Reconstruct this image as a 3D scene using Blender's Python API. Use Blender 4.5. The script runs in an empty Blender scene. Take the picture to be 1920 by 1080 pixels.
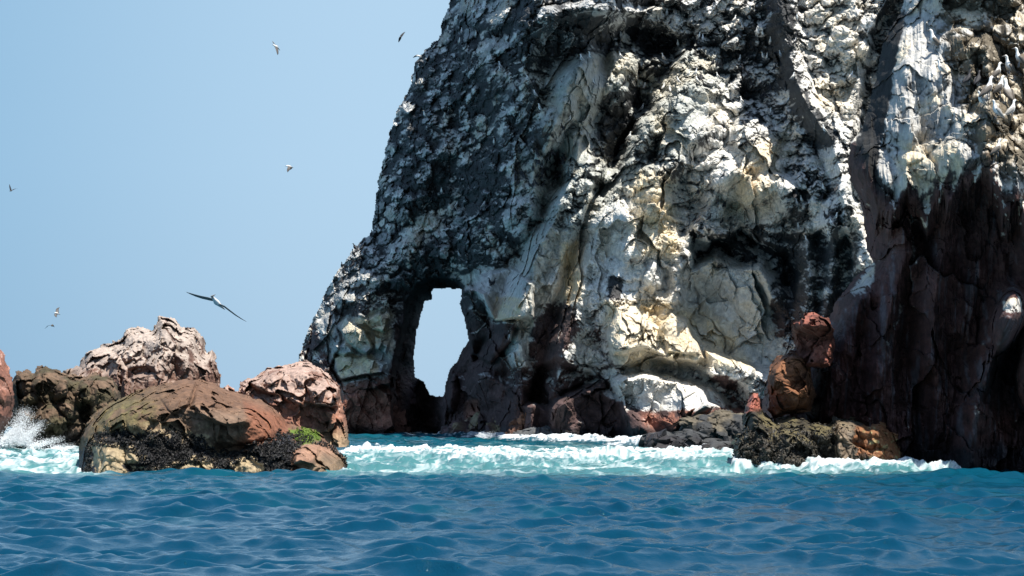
import bpy, math, random
import numpy as np
from mathutils import Vector

SC = bpy.context.scene
COL = SC.collection
# ------------------------------------------------------------------ camera, sky, sun, exposure
F = 4939.0          # focal length in photo pixels (1920 wide)
HZ = 762.0          # photo row of the sea horizon
CH = 2.25           # camera height above the water (small boat)
cam = bpy.data.cameras.new("camera"); camo = bpy.data.objects.new("camera", cam); COL.objects.link(camo)
camo.location = (0, 0, CH); camo.rotation_euler = (math.pi/2, 0, 0)
cam.sensor_width = 36.0; cam.lens = 36.0*F/1920.0
cam.shift_y = (HZ-540.0)/1920.0
cam.clip_start = 0.5; cam.clip_end = 60000
SC.camera = camo
SUN = Vector((0.27, -0.28, 0.92)).normalized()
elev = math.asin(SUN.z); azi = math.atan2(SUN.x, SUN.y)
w = bpy.data.worlds.new("World"); SC.world = w; w.use_nodes = True
nt = w.node_tree; nt.nodes.clear()
sky = nt.nodes.new('ShaderNodeTexSky'); sky.sky_type = 'NISHITA'; sky.sun_disc = False
sky.sun_elevation = elev; sky.sun_rotation = azi; sky.air_density = 1.3; sky.dust_density = 0.6; sky.ozone_density = 3.0
bg = nt.nodes.new('ShaderNodeBackground'); bg.inputs[1].default_value = 0.083
# thin bright coastal haze low over the sea: paler towards the sun's side
tcw = nt.nodes.new('ShaderNodeTexCoord'); sep = nt.nodes.new('ShaderNodeSeparateXYZ'); nt.links.new(tcw.outputs['Generated'], sep.inputs[0])
hz = nt.nodes.new('ShaderNodeMapRange'); hz.inputs[1].default_value = 0.18; hz.inputs[2].default_value = 0.6; hz.inputs[3].default_value = 0.97; hz.inputs[4].default_value = 0.0
nt.links.new(sep.outputs[2], hz.inputs[0])
side = nt.nodes.new('ShaderNodeMapRange'); side.interpolation_type = 'SMOOTHSTEP'; side.inputs[1].default_value = -0.27; side.inputs[2].default_value = -0.03; nt.links.new(sep.outputs[0], side.inputs[0])
hc = nt.nodes.new('ShaderNodeMixRGB'); hc.inputs[1].default_value = (2.0, 3.65, 5.35, 1); hc.inputs[2].default_value = (3.4, 4.95, 6.45, 1); nt.links.new(side.outputs[0], hc.inputs[0])
lowm = nt.nodes.new('ShaderNodeMapRange'); lowm.inputs[1].default_value = 0.0; lowm.inputs[2].default_value = 0.09; lowm.inputs[3].default_value = 0.93; lowm.inputs[4].default_value = 1.0
nt.links.new(sep.outputs[2], lowm.inputs[0])
hm = nt.nodes.new('ShaderNodeVectorMath'); hm.operation = 'SCALE'; nt.links.new(hc.outputs[0], hm.inputs[0]); nt.links.new(lowm.outputs[0], hm.inputs['Scale'])
tint = nt.nodes.new('ShaderNodeMixRGB'); nt.links.new(hz.outputs[0], tint.inputs[0]); nt.links.new(hm.outputs[0], tint.inputs[2])
out = nt.nodes.new('ShaderNodeOutputWorld')
nt.links.new(sky.outputs[0], tint.inputs[1]); nt.links.new(tint.outputs[0], bg.inputs[0]); nt.links.new(bg.outputs[0], out.inputs[0])
sl = bpy.data.lights.new("sun", 'SUN'); sl.energy = 5.0; sl.angle = math.radians(0.5); sl.color = (1, 0.95, 0.86)
so = bpy.data.objects.new("sun", sl); COL.objects.link(so)
so.rotation_euler = (-SUN).to_track_quat('-Z', 'Y').to_euler(); so.location = (60, -60, 200)
SC.view_settings.view_transform = 'Standard'; SC.view_settings.look = 'None'
SC.view_settings.gamma = 1; SC.view_settings.exposure = 0.7
SC.view_settings.use_curve_mapping = False

# ------------------------------------------------------------------ numpy noise
f32 = np.float32
def _h(ix, iy, iz, s):
    h = (ix.astype(np.uint32)*np.uint32(374761393) + iy.astype(np.uint32)*np.uint32(668265263)
         + iz.astype(np.uint32)*np.uint32(2147483647) + np.uint32((s*974634777) & 0xffffffff))
    h ^= h >> np.uint32(13); h *= np.uint32(1274126177); h ^= h >> np.uint32(16)
    h *= np.uint32(2246822519); h ^= h >> np.uint32(15)
    return h
def _r(h, k=0):
    h = h*np.uint32(2654435761) + np.uint32((k*0x9E3779B9) & 0xffffffff); h ^= h >> np.uint32(16); h *= np.uint32(2246822519); h ^= h >> np.uint32(13)
    return (h >> np.uint32(8)).astype(f32)*f32(1/16777216.0)
def perlin(x, y, z, s=0):
    x = np.asarray(x, f32); y = np.asarray(y, f32); z = np.asarray(z, f32)
    fx, fy, fz = np.floor(x), np.floor(y), np.floor(z)
    ix, iy, iz = fx.astype(np.int64), fy.astype(np.int64), fz.astype(np.int64)
    x = x-fx; y = y-fy; z = z-fz
    u = x*x*x*(x*(x*6-15)+10); v = y*y*y*(y*(y*6-15)+10); w_ = z*z*z*(z*(z*6-15)+10)
    res = 0
    for dx in (0, 1):
        for dy in (0, 1):
            for dz in (0, 1):
                h = _h(ix+dx, iy+dy, iz+dz, s)
                g = ((h & np.uint32(1023)).astype(f32)/511.5-1)*(x-dx) + (((h >> np.uint32(10)) & np.uint32(1023)).astype(f32)/511.5-1)*(y-dy) \
                    + (((h >> np.uint32(20)) & np.uint32(1023)).astype(f32)/511.5-1)*(z-dz)
                res = res + g*(u if dx else 1-u)*(v if dy else 1-v)*(w_ if dz else 1-w_)
    return res*1.1
def fbm(x, y, z, s=0, o=4, g=0.5):
    a, t = 1.0, 0
    for i in range(o):
        t = t + a*perlin(x*2**i, y*2**i, z*2**i, s+i); a *= g
    return t
def worley(x, y, z, s=0, jit=0.9):
    """F1, F2, id-random (0-1), facet height, vertical offset to feature point"""
    x = np.asarray(x, f32); y = np.asarray(y, f32); z = np.asarray(z, f32)
    fx, fy, fz = np.floor(x), np.floor(y), np.floor(z)
    ix, iy, iz = fx.astype(np.int64), fy.astype(np.int64), fz.astype(np.int64)
    f1 = np.full(x.shape, 9, f32); f2 = np.full(x.shape, 9, f32); rid = np.zeros(x.shape, f32); fac = np.zeros(x.shape, f32)
    for dx in (-1, 0, 1):
        for dy in (-1, 0, 1):
            for dz in (-1, 0, 1):
                h = _h(ix+dx, iy+dy, iz+dz, s)
                px = fx+dx+0.5+(_r(h, 1)-0.5)*jit-x; py = fy+dy+0.5+(_r(h, 2)-0.5)*jit-y; pz = fz+dz+0.5+(_r(h, 3)-0.5)*jit-z
                d = px*px+py*py+pz*pz
                n = d < f1
                f2 = np.where(n, f1, np.minimum(f2, d))
                f1 = np.where(n, d, f1)
                rid = np.where(n, _r(h, 4), rid)
                fc = (_r(h, 5)-0.5)*px*2 + (_r(h, 6)-0.5)*pz*2
                fac = np.where(n, fc, fac)
    return np.sqrt(f1), np.sqrt(f2), rid, fac
def sm(a, b, x):
    t = np.clip((x-a)/(b-a), 0, 1); return t*t*(3-2*t)
def mix(a, b, t): return a*(1-t)+b*t
def mixc(a, b, t): return a*(1-t[..., None])+np.asarray(b, f32)*t[..., None]

# ------------------------------------------------------------------ relief drawing helpers (photo pixels -> metres toward the viewer)
def pd(U, V, pts):
    """distance to polyline, parameter along it, side"""
    best = np.full(U.shape, 1e9, f32); tt = np.zeros(U.shape, f32); side = np.ones(U.shape, f32)
    for i in range(len(pts)-1):
        ax, ay = pts[i][:2]; bx, by = pts[i+1][:2]
        dx, dy = bx-ax, by-ay; L = dx*dx+dy*dy+1e-9
        t = np.clip(((U-ax)*dx+(V-ay)*dy)/L, 0, 1)
        ex = U-ax-t*dx; ey = V-ay-t*dy
        d = ex*ex+ey*ey
        n = d < best
        best = np.where(n, d, best); tt = np.where(n, i+t, tt)
        side = np.where(n, np.sign(dx*ey-dy*ex+1e-6), side)
    return np.sqrt(best), tt, side
def inside(U, V, poly):
    c = np.zeros(U.shape, bool); n = len(poly)
    for i in range(n):
        x1, y1 = poly[i][:2]; x2, y2 = poly[(i+1) % n][:2]
        if y1 == y2: continue
        c ^= ((y1 > V) != (y2 > V)) & (U < (x2-x1)*(V-y1)/(y2-y1)+x1)
    return c
def sdp(U, V, poly):
    d, _, _ = pd(U, V, list(poly)+[poly[0]])
    return np.where(inside(U, V, poly), d, -d)
def ridge(U, V, pts, wl, wr, h, sharp=0.5):
    """raised rib; pts run downward, wl = width on the photo's left side, wr = on the right"""
    d, t, s = pd(U, V, pts)
    hs = np.interp(t, range(len(pts)), [p[2] if len(p) > 2 else 1 for p in pts]).astype(f32)
    wd = np.where(s > 0, wl, wr)*np.sqrt(np.clip(hs, 0.1, None))
    p = np.clip(1-d/wd, 0, 1)
    return h*hs*mix(p*p*(3-2*p), p, sharp)
def blob(U, V, cx, cy, rx, ry, h, rot=0, pw=0.6):
    a = math.radians(rot); c, s = math.cos(a), math.sin(a)
    x = (U-cx)*c+(V-cy)*s; y = -(U-cx)*s+(V-cy)*c
    return h*np.clip(1-(x/rx)**2-(y/ry)**2, 0, 1)**pw
def plate(U, V, poly, h, tx=0, ty=0, e=6):
    """raised slab with tilt in metres per 100 px"""
    sd = sdp(U, V, poly)
    cx = sum(p[0] for p in poly)/len(poly); cy = sum(p[1] for p in poly)/len(poly)
    return sm(-e*0.3, e, sd)*(h+tx*(U-cx)/100+ty*(V-cy)/100)
def area(U, V, poly, e=10):
    return sm(-e, e, sdp(U, V, poly))

# ------------------------------------------------------------------ materials
def rock_material(name, bump=0.5, scale=3.0, bdist=0.12):
    m = bpy.data.materials.new(name); m.use_nodes = True; n = m.node_tree.nodes; l = m.node_tree.links
    b = n['Principled BSDF']
    at = n.new('ShaderNodeAttribute'); at.attribute_name = 'Col'
    tc = n.new('ShaderNodeTexCoord')
    n1 = n.new('ShaderNodeTexNoise'); n1.inputs['Scale'].default_value = scale; n1.inputs['Detail'].default_value = 9; n1.inputs['Roughness'].default_value = 0.7
    n2 = n.new('ShaderNodeTexVoronoi'); n2.inputs['Scale'].default_value = scale*1.7; n2.feature = 'F1'
    l.new(tc.outputs['Object'], n1.inputs['Vector']); l.new(tc.outputs['Object'], n2.inputs['Vector'])
    mr = n.new('ShaderNodeMapRange'); mr.inputs[1].default_value = 0.3; mr.inputs[2].default_value = 0.7; mr.inputs[3].default_value = 0.55; mr.inputs[4].default_value = 1.35
    l.new(n1.outputs['Fac'], mr.inputs[0])
    mx = n.new('ShaderNodeMixRGB'); mx.blend_type = 'MULTIPLY'; mx.inputs[0].default_value = 1
    l.new(at.outputs['Color'], mx.inputs[1]); l.new(mr.outputs[0], mx.inputs[2]); l.new(mx.outputs[0], b.inputs['Base Color'])
    rg = n.new('ShaderNodeMapRange'); rg.inputs[3].default_value = 0.92; rg.inputs[4].default_value = 0.3
    l.new(at.outputs['Alpha'], rg.inputs[0]); l.new(rg.outputs[0], b.inputs['Roughness'])
    ad = n.new('ShaderNodeMath'); ad.operation = 'ADD'; l.new(n1.outputs['Fac'], ad.inputs[0])
    sc = n.new('ShaderNodeMath'); sc.operation = 'MULTIPLY'; sc.inputs[1].default_value = 0.35; l.new(n2.outputs['Distance'], sc.inputs[0]); l.new(sc.outputs[0], ad.inputs[1])
    bp = n.new('ShaderNodeBump'); bp.inputs['Strength'].default_value = bump; bp.inputs['Distance'].default_value = bdist
    l.new(ad.outputs[0], bp.inputs['Height']); l.new(bp.outputs[0], b.inputs['Normal'])
    b.inputs['Specular IOR Level'].default_value = 0.3
    return m
M_FAR = rock_material('guano_rock', 0.7, 2.2, 0.25)
M_MID = rock_material('sea_rock', 0.6, 3.0, 0.12)
M_NEAR = rock_material('near_rock', 0.6, 5.0, 0.06)

def tag(o, label, cat, group=None, kind=None):
    if label: o['label'] = label
    if cat: o['category'] = cat
    if group: o['group'] = group
    if kind: o['kind'] = kind
    return o
def mesh_obj(name, co, faces, colors, mat, smooth=True, parent=None, origin=None):
    """faces: (n,4) or (n,3) index array"""
    co = np.asarray(co, f32); faces = np.asarray(faces, np.int32)
    if origin is None:
        zmin = max(co[:, 2].min(), 0)
        origin = ((co[:, 0].min()+co[:, 0].max())/2, (co[:, 1].min()+co[:, 1].max())/2, zmin)
    co = co-np.asarray(origin, f32)
    me = bpy.data.meshes.new(name); k = faces.shape[1]
    me.vertices.add(len(co)); me.vertices.foreach_set('co', co.ravel())
    me.loops.add(faces.size); me.loops.foreach_set('vertex_index', faces.ravel())
    me.polygons.add(len(faces)); me.polygons.foreach_set('loop_start', np.arange(0, faces.size, k, dtype=np.int32))
    me.polygons.foreach_set('use_smooth', np.full(len(faces), smooth))
    if colors is not None:
        a = me.color_attributes.new('Col', 'FLOAT_COLOR', 'POINT'); a.data.foreach_set('color', np.asarray(colors, f32).ravel())
    me.materials.append(mat); me.update(); me.validate()
    o = bpy.data.objects.new(name, me); o.location = origin; COL.objects.link(o)
    if parent: o.parent = parent
    return o

GRIDS = {}
def relief(name, box, step, mask_fn, depth_fn, color_fn, mat, skirt=12, sk_step=1.6, sk_in=3.0, seed=0, flat=True):
    """rock body: front surface through rays of the photo at its own metric depth, then side walls running back"""
    x0, x1, y0, y1 = box
    nu = int((x1-x0)/step)+1; nv = int((y1-y0)/step)+1
    U, V = np.meshgrid(np.linspace(x0, x1, nu, dtype=f32), np.linspace(y0, y1, nv, dtype=f32))
    Y = depth_fn(U, V).astype(f32)
    X = (U-960)/F*Y; Z = CH+(HZ-V)/F*Y
    P = np.stack([X, Y, Z], -1)
    gu = np.gradient(P, axis=1); gv = np.gradient(P, axis=0)
    N = np.cross(gv, gu); N /= np.linalg.norm(N, axis=-1, keepdims=True)+1e-9
    N *= np.where(N[..., 1:2] > 0, -1, 1)
    C = color_fn(U, V, P, N).astype(f32)
    msk = mask_fn(U, V)
    GRIDS[name] = (x0, y0, step*(x1-x0)/((nu-1)*step), step*(y1-y0)/((nv-1)*step), Y, N, msk)
    idx = np.arange(nu*nv).reshape(nv, nu)
    q = msk[:-1, :-1] & msk[1:, :-1] & msk[:-1, 1:] & msk[1:, 1:]
    # snap-free silhouettes: the grid is finer than a rendered pixel
    a, b, c, d = idx[:-1, :-1][q], idx[1:, :-1][q], idx[1:, 1:][q], idx[:-1, 1:][q]
    faces = np.stack([a, b, c, d], 1)
    # boundary edges -> side walls
    ed = []
    qp = np.pad(q, 1)
    L = qp[1:-1, 1:-1]
    for (dy, dx, e0, e1) in ((0, -1, 'a', 'b'), (0, 1, 'c', 'd'), (-1, 0, 'd', 'a'), (1, 0, 'b', 'c')):
        nb = qp[1+dy:1+dy+q.shape[0], 1+dx:1+dx+q.shape[1]]
        s = L & ~nb
        corner = {'a': idx[:-1, :-1], 'b': idx[1:, :-1], 'c': idx[1:, 1:], 'd': idx[:-1, 1:]}
        ed.append(np.stack([corner[e0][s], corner[e1][s]], 1))
    ed = np.concatenate(ed)
    bv = np.unique(ed)
    mf = msk.astype(f32)
    k = 5
    for _ in range(k):
        mf = (mf+np.roll(mf, 1, 0)+np.roll(mf, -1, 0)+np.roll(mf, 1, 1)+np.roll(mf, -1, 1))/5
    gy, gx = np.gradient(mf); gl = np.sqrt(gx*gx+gy*gy)+1e-6
    gx = (gx/gl).ravel()[bv]; gy = (gy/gl).ravel()[bv]
    co = [P.reshape(-1, 3)]; cc = [C.reshape(-1, C.shape[-1])]
    ub, vb, yb = U.ravel()[bv], V.ravel()[bv], Y.ravel()[bv]
    cb = C.reshape(-1, C.shape[-1])[bv]
    base = nu*nv; prev = bv.copy(); lut = np.full(nu*nv, -1, np.int64); lut[bv] = np.arange(len(bv))
    e0, e1 = lut[ed[:, 0]], lut[ed[:, 1]]
    allf = [faces]
    for i in range(1, skirt+1):
        t = i/skirt
        nz = perlin(ub/23, vb/23, np.full_like(ub, i*0.37), seed+5)
        yy = yb+i*sk_step
        off = sk_in*(i**0.8)*(1+0.9*nz)
        uu = ub+gx*off; vv = vb+gy*off
        co.append(np.stack([(uu-960)/F*yy, yy, CH+(HZ-vv)/F*yy], 1)); cc.append(cb)
        cur = base+np.arange(len(bv)); base += len(bv)
        allf.append(np.stack([prev[e0], cur[e0], cur[e1], prev[e1]], 1))
        prev = cur
    co = np.concatenate(co); cc = np.concatenate(cc); fs = np.concatenate(allf)
    used = np.zeros(len(co), bool); used[fs.ravel()] = True
    new = np.cumsum(used)-1
    return mesh_obj(name, co[used], new[fs], cc[used], mat, flat)
def look(name, u, v):
    x0, y0, sx, sy, Y, N, m = GRIDS[name]
    j = int(round((u-x0)/sx)); i = int(round((v-y0)/sy))
    i = min(max(i, 0), Y.shape[0]-1); j = min(max(j, 0), Y.shape[1]-1)
    return float(Y[i, j]), bool(m[i, j]), N[i, j], i, j
def at(u, v, Y): return Vector(((u-960)/F*Y, Y, CH+(HZ-v)/F*Y))

# ------------------------------------------------------------------ rock detail
def base_xyz(U, V, Y): return (U-960)/F*Y, Y, CH+(HZ-V)/F*Y
def warp(U, V, Y, a=7, s=2.5, seed=3):
    x, y, z = base_xyz(U, V, Y)
    return U+a*fbm(x/s, y/s*0.3, z/s, seed, 3), V+a*fbm(x/s, y/s*0.3, z/s, seed+9, 3)
def cobbles(x, y, z, s, seed, r=0.62):
    f1, f2, rid, fac = worley(x/s, y/s, z/s, seed)
    rr = r*(0.65+0.5*rid)
    return s*0.75*np.sqrt(np.clip(1-(f1/rr)**2, 0, 1))*(0.5+rid), rid, f2-f1
def facets(x, y, z, s, seed, k=1.0):
    """angular broken stone: every cell is a tilted plane, cells sheared and warped so that no edge runs straight"""
    a = .33*s
    wx = a*fbm(x/(.9*s), y/(.9*s), z/(.9*s), seed+401, 3, .55); wz = a*fbm(x/(.9*s), y/(.9*s), z/(.9*s), seed+407, 3, .55)
    x = x+wx; z = z+wz
    xr = x*.90+z*.42; zr = (-x*.42+z*.90)*.62
    f1, f2, rid, fac = worley(xr/s, y/s, zr/s, seed, 1.0)
    ck = (f2-f1)+.22*sm(-.05, .25, perlin(x/(1.3*s), y/s, z/(1.3*s), seed+411))
    return s*(.75*fac*k+.30*rid), rid, ck

WHITE = np.array([.70, .685, .65], f32); CREAM = np.array([.70, .58, .39], f32); GREY = np.array([.36, .37, .37], f32)
DARK = np.array([.062, .064, .066], f32); PURP = np.array([.105, .062, .058], f32); RED = np.array([.26, .115, .08], f32); PINK = np.array([.5, .33, .28], f32)
OLIVE = np.array([.10, .085, .045], f32); BLACK = np.array([.016, .015, .017], f32); TAN = np.array([.36, .28, .17], f32); MOSS = np.array([.11, .17, .02], f32)
BROWN = np.array([.24, .135, .085], f32)

# ================================================================== THE ARCHED CLIFF
SIL = [(845, -90), (846, 0), (830, 35), (824, 68), (803, 88), (790, 102), (776, 125), (766, 170), (748, 200), (735, 235), (722, 280), (712, 325),
       (704, 370), (700, 400), (700, 430), (672, 455), (648, 485), (625, 520), (605, 560), (585, 600), (567, 645), (558, 672), (556, 720), (556, 880),
       (2060, 880), (2060, -90)]
HOLE = [(816, 541), (840, 540), (866, 543), (861, 570), (871, 600), (878, 638), (858, 672), (842, 695), (835, 722), (830, 742), (816, 741), (806, 738),
        (795, 716), (778, 706), (776, 672), (781, 622), (792, 585), (796, 566), (810, 562), (811, 548)]
MOUTH = [(869, 541), (858, 528), (815, 518), (782, 532), (764, 560), (757, 600), (748, 640), (738, 680), (733, 715), (738, 760), (742, 830), (835, 830), (829, 760), (842, 700), (862, 672), (880, 640), (872, 600), (862, 570)]
def cliff_base(U, V):
    bx = np.interp(U, [540, 700, 850, 1000, 1150, 1300, 1450, 1600, 1800, 2060], [212, 210, 205, 188, 185, 183, 179, 172, 164, 160]).astype(f32)
    return bx
def cliff_depth(U, V):
    B = cliff_base(U, V)
    u, v = warp(U, V, B, 7, 2.0, 3)
    u2, v2 = warp(U, V, B, 4, 1.2, 21)
    h = np.zeros_like(B)
    up = np.clip((720-v)/100, -1.2, 8.5)          # hundreds of pixels above the splash zone
    # lean: the upper left hangs out over the sea, the middle slopes back
    mid = sm(985, 1085, u+0.46*(v-300))
    h += mix(up*1.0, -up*1.2, mid)
    h += -sm(1000, 700, u)*1.5
    h += np.clip((175-v)/100, 0, None)*1.7*sm(1040, 1160, u)*sm(1500, 1440, u)
    # rounded shoulder toward the sky silhouette
    sd = sdp(u2, v2, SIL)
    h -= 7.0*np.clip(1-sd/95, 0, 1)**2.2
    # long slanting ribs
    A = [(1158, 95, .5), (1120, 190, .8), (1090, 260, 1), (1078, 320, 1), (1050, 400, 1), (1012, 465, 1.1), (984, 530, 1.1), (958, 590, 1.1), (935, 650, .9), (895, 715, .6)]
    Bq = [(1288, 112, .7), (1250, 190, 1), (1210, 262, 1), (1168, 330, 1), (1132, 410, 1.1), (1108, 480, 1), (1084, 560, 1), (1058, 640, 1), (1040, 740, .8)]
    h += ridge(u, v, A, 30, 75, 6.0, .6)
    h -= ridge(u, v, [(p[0]-34, p[1], p[2]) for p in A[2:]], 30, 22, 1.8, .4)
    h += ridge(u, v, Bq, 34, 72, 5.6, .6)
    h += ridge(u, v, [(1120, 330, .5), (1075, 430, 1), (1040, 540, 1), (1010, 640, .9)], 22, 40, 2.4, .5)
    h += ridge(u, v, [(1370, 330, .7), (1310, 420, .9), (1275, 520, 1), (1240, 600, .8)], 26, 40, 3.0, .5)
    h -= ridge(u, v, [(p[0]-36, p[1], p[2]) for p in Bq[1:]], 30, 22, 1.8, .4)
    h += ridge(u, v, [(1300, 260, .6), (1240, 340, 1), (1200, 420, 1.3), (1175, 500, 1.2), (1160, 560, 1.1), (1165, 640, .9), (1180, 700, .6)], 60, 90, 4.6, .3)
    # bulges high up
    for b in [(1095, 168, 48, 66, 5.5, 20), (1050, 240, 34, 60, 4.0, 15), (1078, 280, 24, 60, 2.0, 25), (1167, 155, 30, 62, 3.6, 15), (1190, 230, 38, 40, 1.4, 0), (1222, 118, 22, 28, 1.2, 0),
              (1312, 215, 58, 72, 4.2, 10), (1318, 150, 40, 40, 1.6, 0), (1262, 300, 34, 42, 2.4, 20), (1335, 330, 42, 50, 2.6, 30), (1255, 262, 24, 30, 1.5, 0),
              (1405, 300, 66, 84, 4.6, 10), (1445, 372, 50, 48, 3.2, 0), (1395, 230, 50, 42, 2.0, 0), (1500, 330, 48, 80, 2.6, 0), (1480, 200, 60, 80, 1.6, 0),
              (1215, 340, 44, 40, 2.0, 0), (1225, 385, 40, 30, 1.6, 0), (1015, 380, 60, 44, 2.0, -15), (970, 420, 40, 50, 2.2, 0), (1100, 330, 44, 56, 1.8, 0), (1105, 400, 36, 40, 1.6, 0),
              (1190, 468, 36, 26, 1.5, 0), (1225, 520, 22, 30, 1.6, 0), (1240, 480, 50, 60, 1.4, 0),
              (790, 250, 60, 70, 1.6, 20), (860, 330, 80, 60, 1.3, 0), (760, 360, 50, 60, 1.6, 10), (930, 150, 90, 70, 1.5, 0), (990, 60, 90, 50, 1.8, 0), (880, 60, 60, 50, 1.4, 0),
              (835, 470, 80, 42, 1.8, 0), (740, 500, 70, 42, 1.8, -20), (880, 420, 60, 50, 1.2, 0), (690, 560, 60, 50, 1.6, 0), (640, 610, 50, 60, 1.2, 20)]:
        h += blob(u, v, b[0], b[1], b[2]*1.12, b[3]*1.12, b[4]*1.1, b[5], 1.05)
    # overhanging brows with the deep shade of a cave under them
    h += plate(u, v, [(1015, 8), (1090, 2), (1200, 10), (1260, 20), (1200, 34), (1110, 30), (1050, 42), (1000, 40)], 2.2, 0, 1.2, 14)
    h -= plate(u, v, [(990, 55), (1100, 40), (1230, 45), (1290, 80), (1270, 120), (1180, 110), (1130, 100), (1060, 130), (1020, 190), (985, 130)], 3.4, 0, 0, 26)
    h -= plate(u, v, [(840, 30), (960, 60), (980, 110), (930, 90), (860, 80)], 2.0, 0, 0, 22)
    h -= plate(u, v, [(1284, 462), (1302, 430), (1330, 452), (1362, 440), (1392, 418), (1430, 452), (1478, 470), (1504, 512), (1492, 566), (1452, 530), (1420, 505), (1368, 500), (1340, 484), (1300, 506)], 6.0, 0, 0, 18)
    h += ridge(u, v, [(1330, 425, .6), (1385, 462, 1), (1428, 510, 1), (1450, 565, .7)], 20, 26, 3.2, .4)
    h -= plate(u, v, [(1270, 480), (1420, 470), (1500, 560), (1480, 690), (1440, 700), (1380, 690), (1300, 640), (1275, 560)], 1.8, 0, 1.5, 18)
    h -= plate(u, v, [(1105, 60), (1150, 80), (1140, 200), (1090, 330), (1060, 350), (1085, 250), (1120, 160)], 1.6, 0, 0, 14)
    h -= plate(u, v, [(1440, 440), (1600, 420), (1630, 640), (1560, 720), (1440, 640)], 2.5, 1.5, 0, 24)
    for q in [(1480, 470, 1620, 10), (1520, 520, 1640, 0)]:
        pass
    h += ridge(u, v, [(1455, 470, .8), (1462, 540, 1), (1470, 640, .6)], 22, 22, 2.0, .2)
    h += ridge(u, v, [(1510, 440, .8), (1515, 520, 1), (1510, 610, .7)], 26, 22, 2.4, .2)
    h += ridge(u, v, [(1560, 420, .8), (1562, 500, 1), (1545, 600, .7)], 22, 26, 2.2, .2)
    # dark slanting rib and the pale wall right of it
    h += ridge(u, v, [(1462, -60, 1), (1468, 60, 1), (1490, 140, 1.1), (1520, 210, 1.1), (1560, 262, .9), (1580, 330, .8), (1560, 420, .8)], 34, 60, 4.6, .6)
    h += plate(u, v, [(1505, -60), (1620, -60), (1625, 60), (1600, 150), (1560, 190), (1520, 120)], 1.2, -.5, 0, 18)
    h -= plate(u, v, [(1628, 60), (1700, -60), (1760, 300), (1600, 300), (1606, 180)], 5, 0, 0, 18)
    h += plate(u, v, [(1566, 350), (1590, 335), (1640, 480), (1640, 520), (1606, 500), (1580, 430)], 2.5, 1.0, .5, 10)
    # pale apron, its ledge, the hollow under it, the white block below
    h += plate(u, v, [(1150, 590), (1180, 566), (1232, 610), (1262, 588), (1292, 600), (1300, 630), (1322, 672), (1300, 684), (1252, 676), (1205, 656), (1150, 672), (1138, 630)], 2.3, 0, 2.2, 8)
    h += plate(u, v, [(1232, 618), (1262, 586), (1290, 596), (1296, 628), (1318, 668), (1250, 664)], 1.1, .6, .8, 6)
    h += plate(u, v, [(1322, 655), (1345, 660), (1420, 690), (1410, 712), (1360, 730), (1325, 700)], 2.4, 0, .6, 8)
    h -= plate(u, v, [(1150, 690), (1215, 668), (1320, 694), (1400, 722), (1420, 770), (1370, 770), (1330, 730), (1250, 712), (1180, 706)], 2.6, 0, 0, 12)
    h += plate(u, v, [(1150, 704), (1200, 698), (1270, 706), (1322, 732), (1330, 766), (1280, 800), (1270, 850), (1180, 850), (1160, 780)], 5.2, 0, 2.2, 14)
    h += plate(u, v, [(1030, 760), (1110, 716), (1160, 740), (1200, 780), (1240, 820), (1240, 860), (1020, 860)], 2.6, 0, .8, 14)
    h += plate(u, v, [(1318, 752), (1350, 762), (1366, 790), (1350, 850), (1296, 850), (1290, 790)], 5.0, .5, 1.0, 6)
    h -= plate(u, v, [(1000, 690), (1040, 672), (1110, 690), (1130, 712), (1090, 740), (1030, 765), (980, 760)], 4.6, 0, 0, 16)
    # block right of the arch with its white shelf
    h += plate(U, V, [(860, 548), (880, 536), (910, 548), (930, 596), (968, 604), (958, 640), (920, 684), (884, 664), (872, 610)], 4.2, -1.2, -1.5, 5)
    h += plate(U, V, [(866, 542), (876, 536), (892, 540), (884, 553), (868, 552)], 1.2, 0, 4, 4)
    h += plate(u, v, [(886, 538), (900, 516), (960, 500), (1000, 530), (1006, 596), (925, 603), (896, 556)], 4.0, -.5, 4.6, 6)
    h -= plate(u, v, [(890, 640), (960, 600), (975, 620), (930, 690), (880, 700)], 1.6, 0, 0, 12)
    h += plate(u, v, [(838, 700), (880, 645), (905, 690), (960, 720), (1010, 760), (1010, 850), (828, 850)], 2.4, -.4, .8, 14)
    h += ridge(u, v, [(968, 640, .7), (975, 700, 1), (960, 800, .8)], 26, 22, 2.0, .3)
    # left pillar slabs
    for q in [([(628, 610), (650, 596), (684, 620), (700, 650), (690, 664), (660, 650)], 1.6, 0, 2.4), ([(680, 600), (715, 585), (735, 600), (726, 625), (700, 622)], 1.5, 0, 2.4),
              ([(628, 648), (650, 640), (668, 660), (650, 672), (630, 664)], 1.3, 0, 2.4), ([(626, 670), (690, 664), (722, 682), (716, 700), (640, 716), (628, 700)], 1.7, .4, 3.4),
              ([(690, 690), (725, 690), (735, 720), (700, 730)], 1.2, 0, 1.5), ([(640, 716), (690, 705), (735, 740), (742, 800), (700, 830), (630, 830), (640, 760)], 2.4, -.5, 1.2),
              ([(700, 625), (735, 640), (722, 665), (700, 655)], 1.3, 0, 2.0), ([(590, 600), (625, 580), (640, 640), (620, 700), (580, 700)], 1.6, -.5, .5)]:
        h += plate(u, v, q[0], q[1], q[2], q[3], 5)
    # the passage under the arch
    h -= 16*sm(-2, 60, sdp(u2, v2, MOUTH))+7*sm(-3, 9, sdp(u2, v2, MOUTH))
    h += blob(U, V, 805, 772, 34, 60, 4, 0)+blob(U, V, 770, 780, 28, 60, 3, -20)+blob(U, V, 845, 735, 16, 40, 3, 0)
    # grain of the stone
    x, y, z = base_xyz(U, V, B-h)
    pp = x*.93-z*.37; al = x*.37+z*.93
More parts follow.
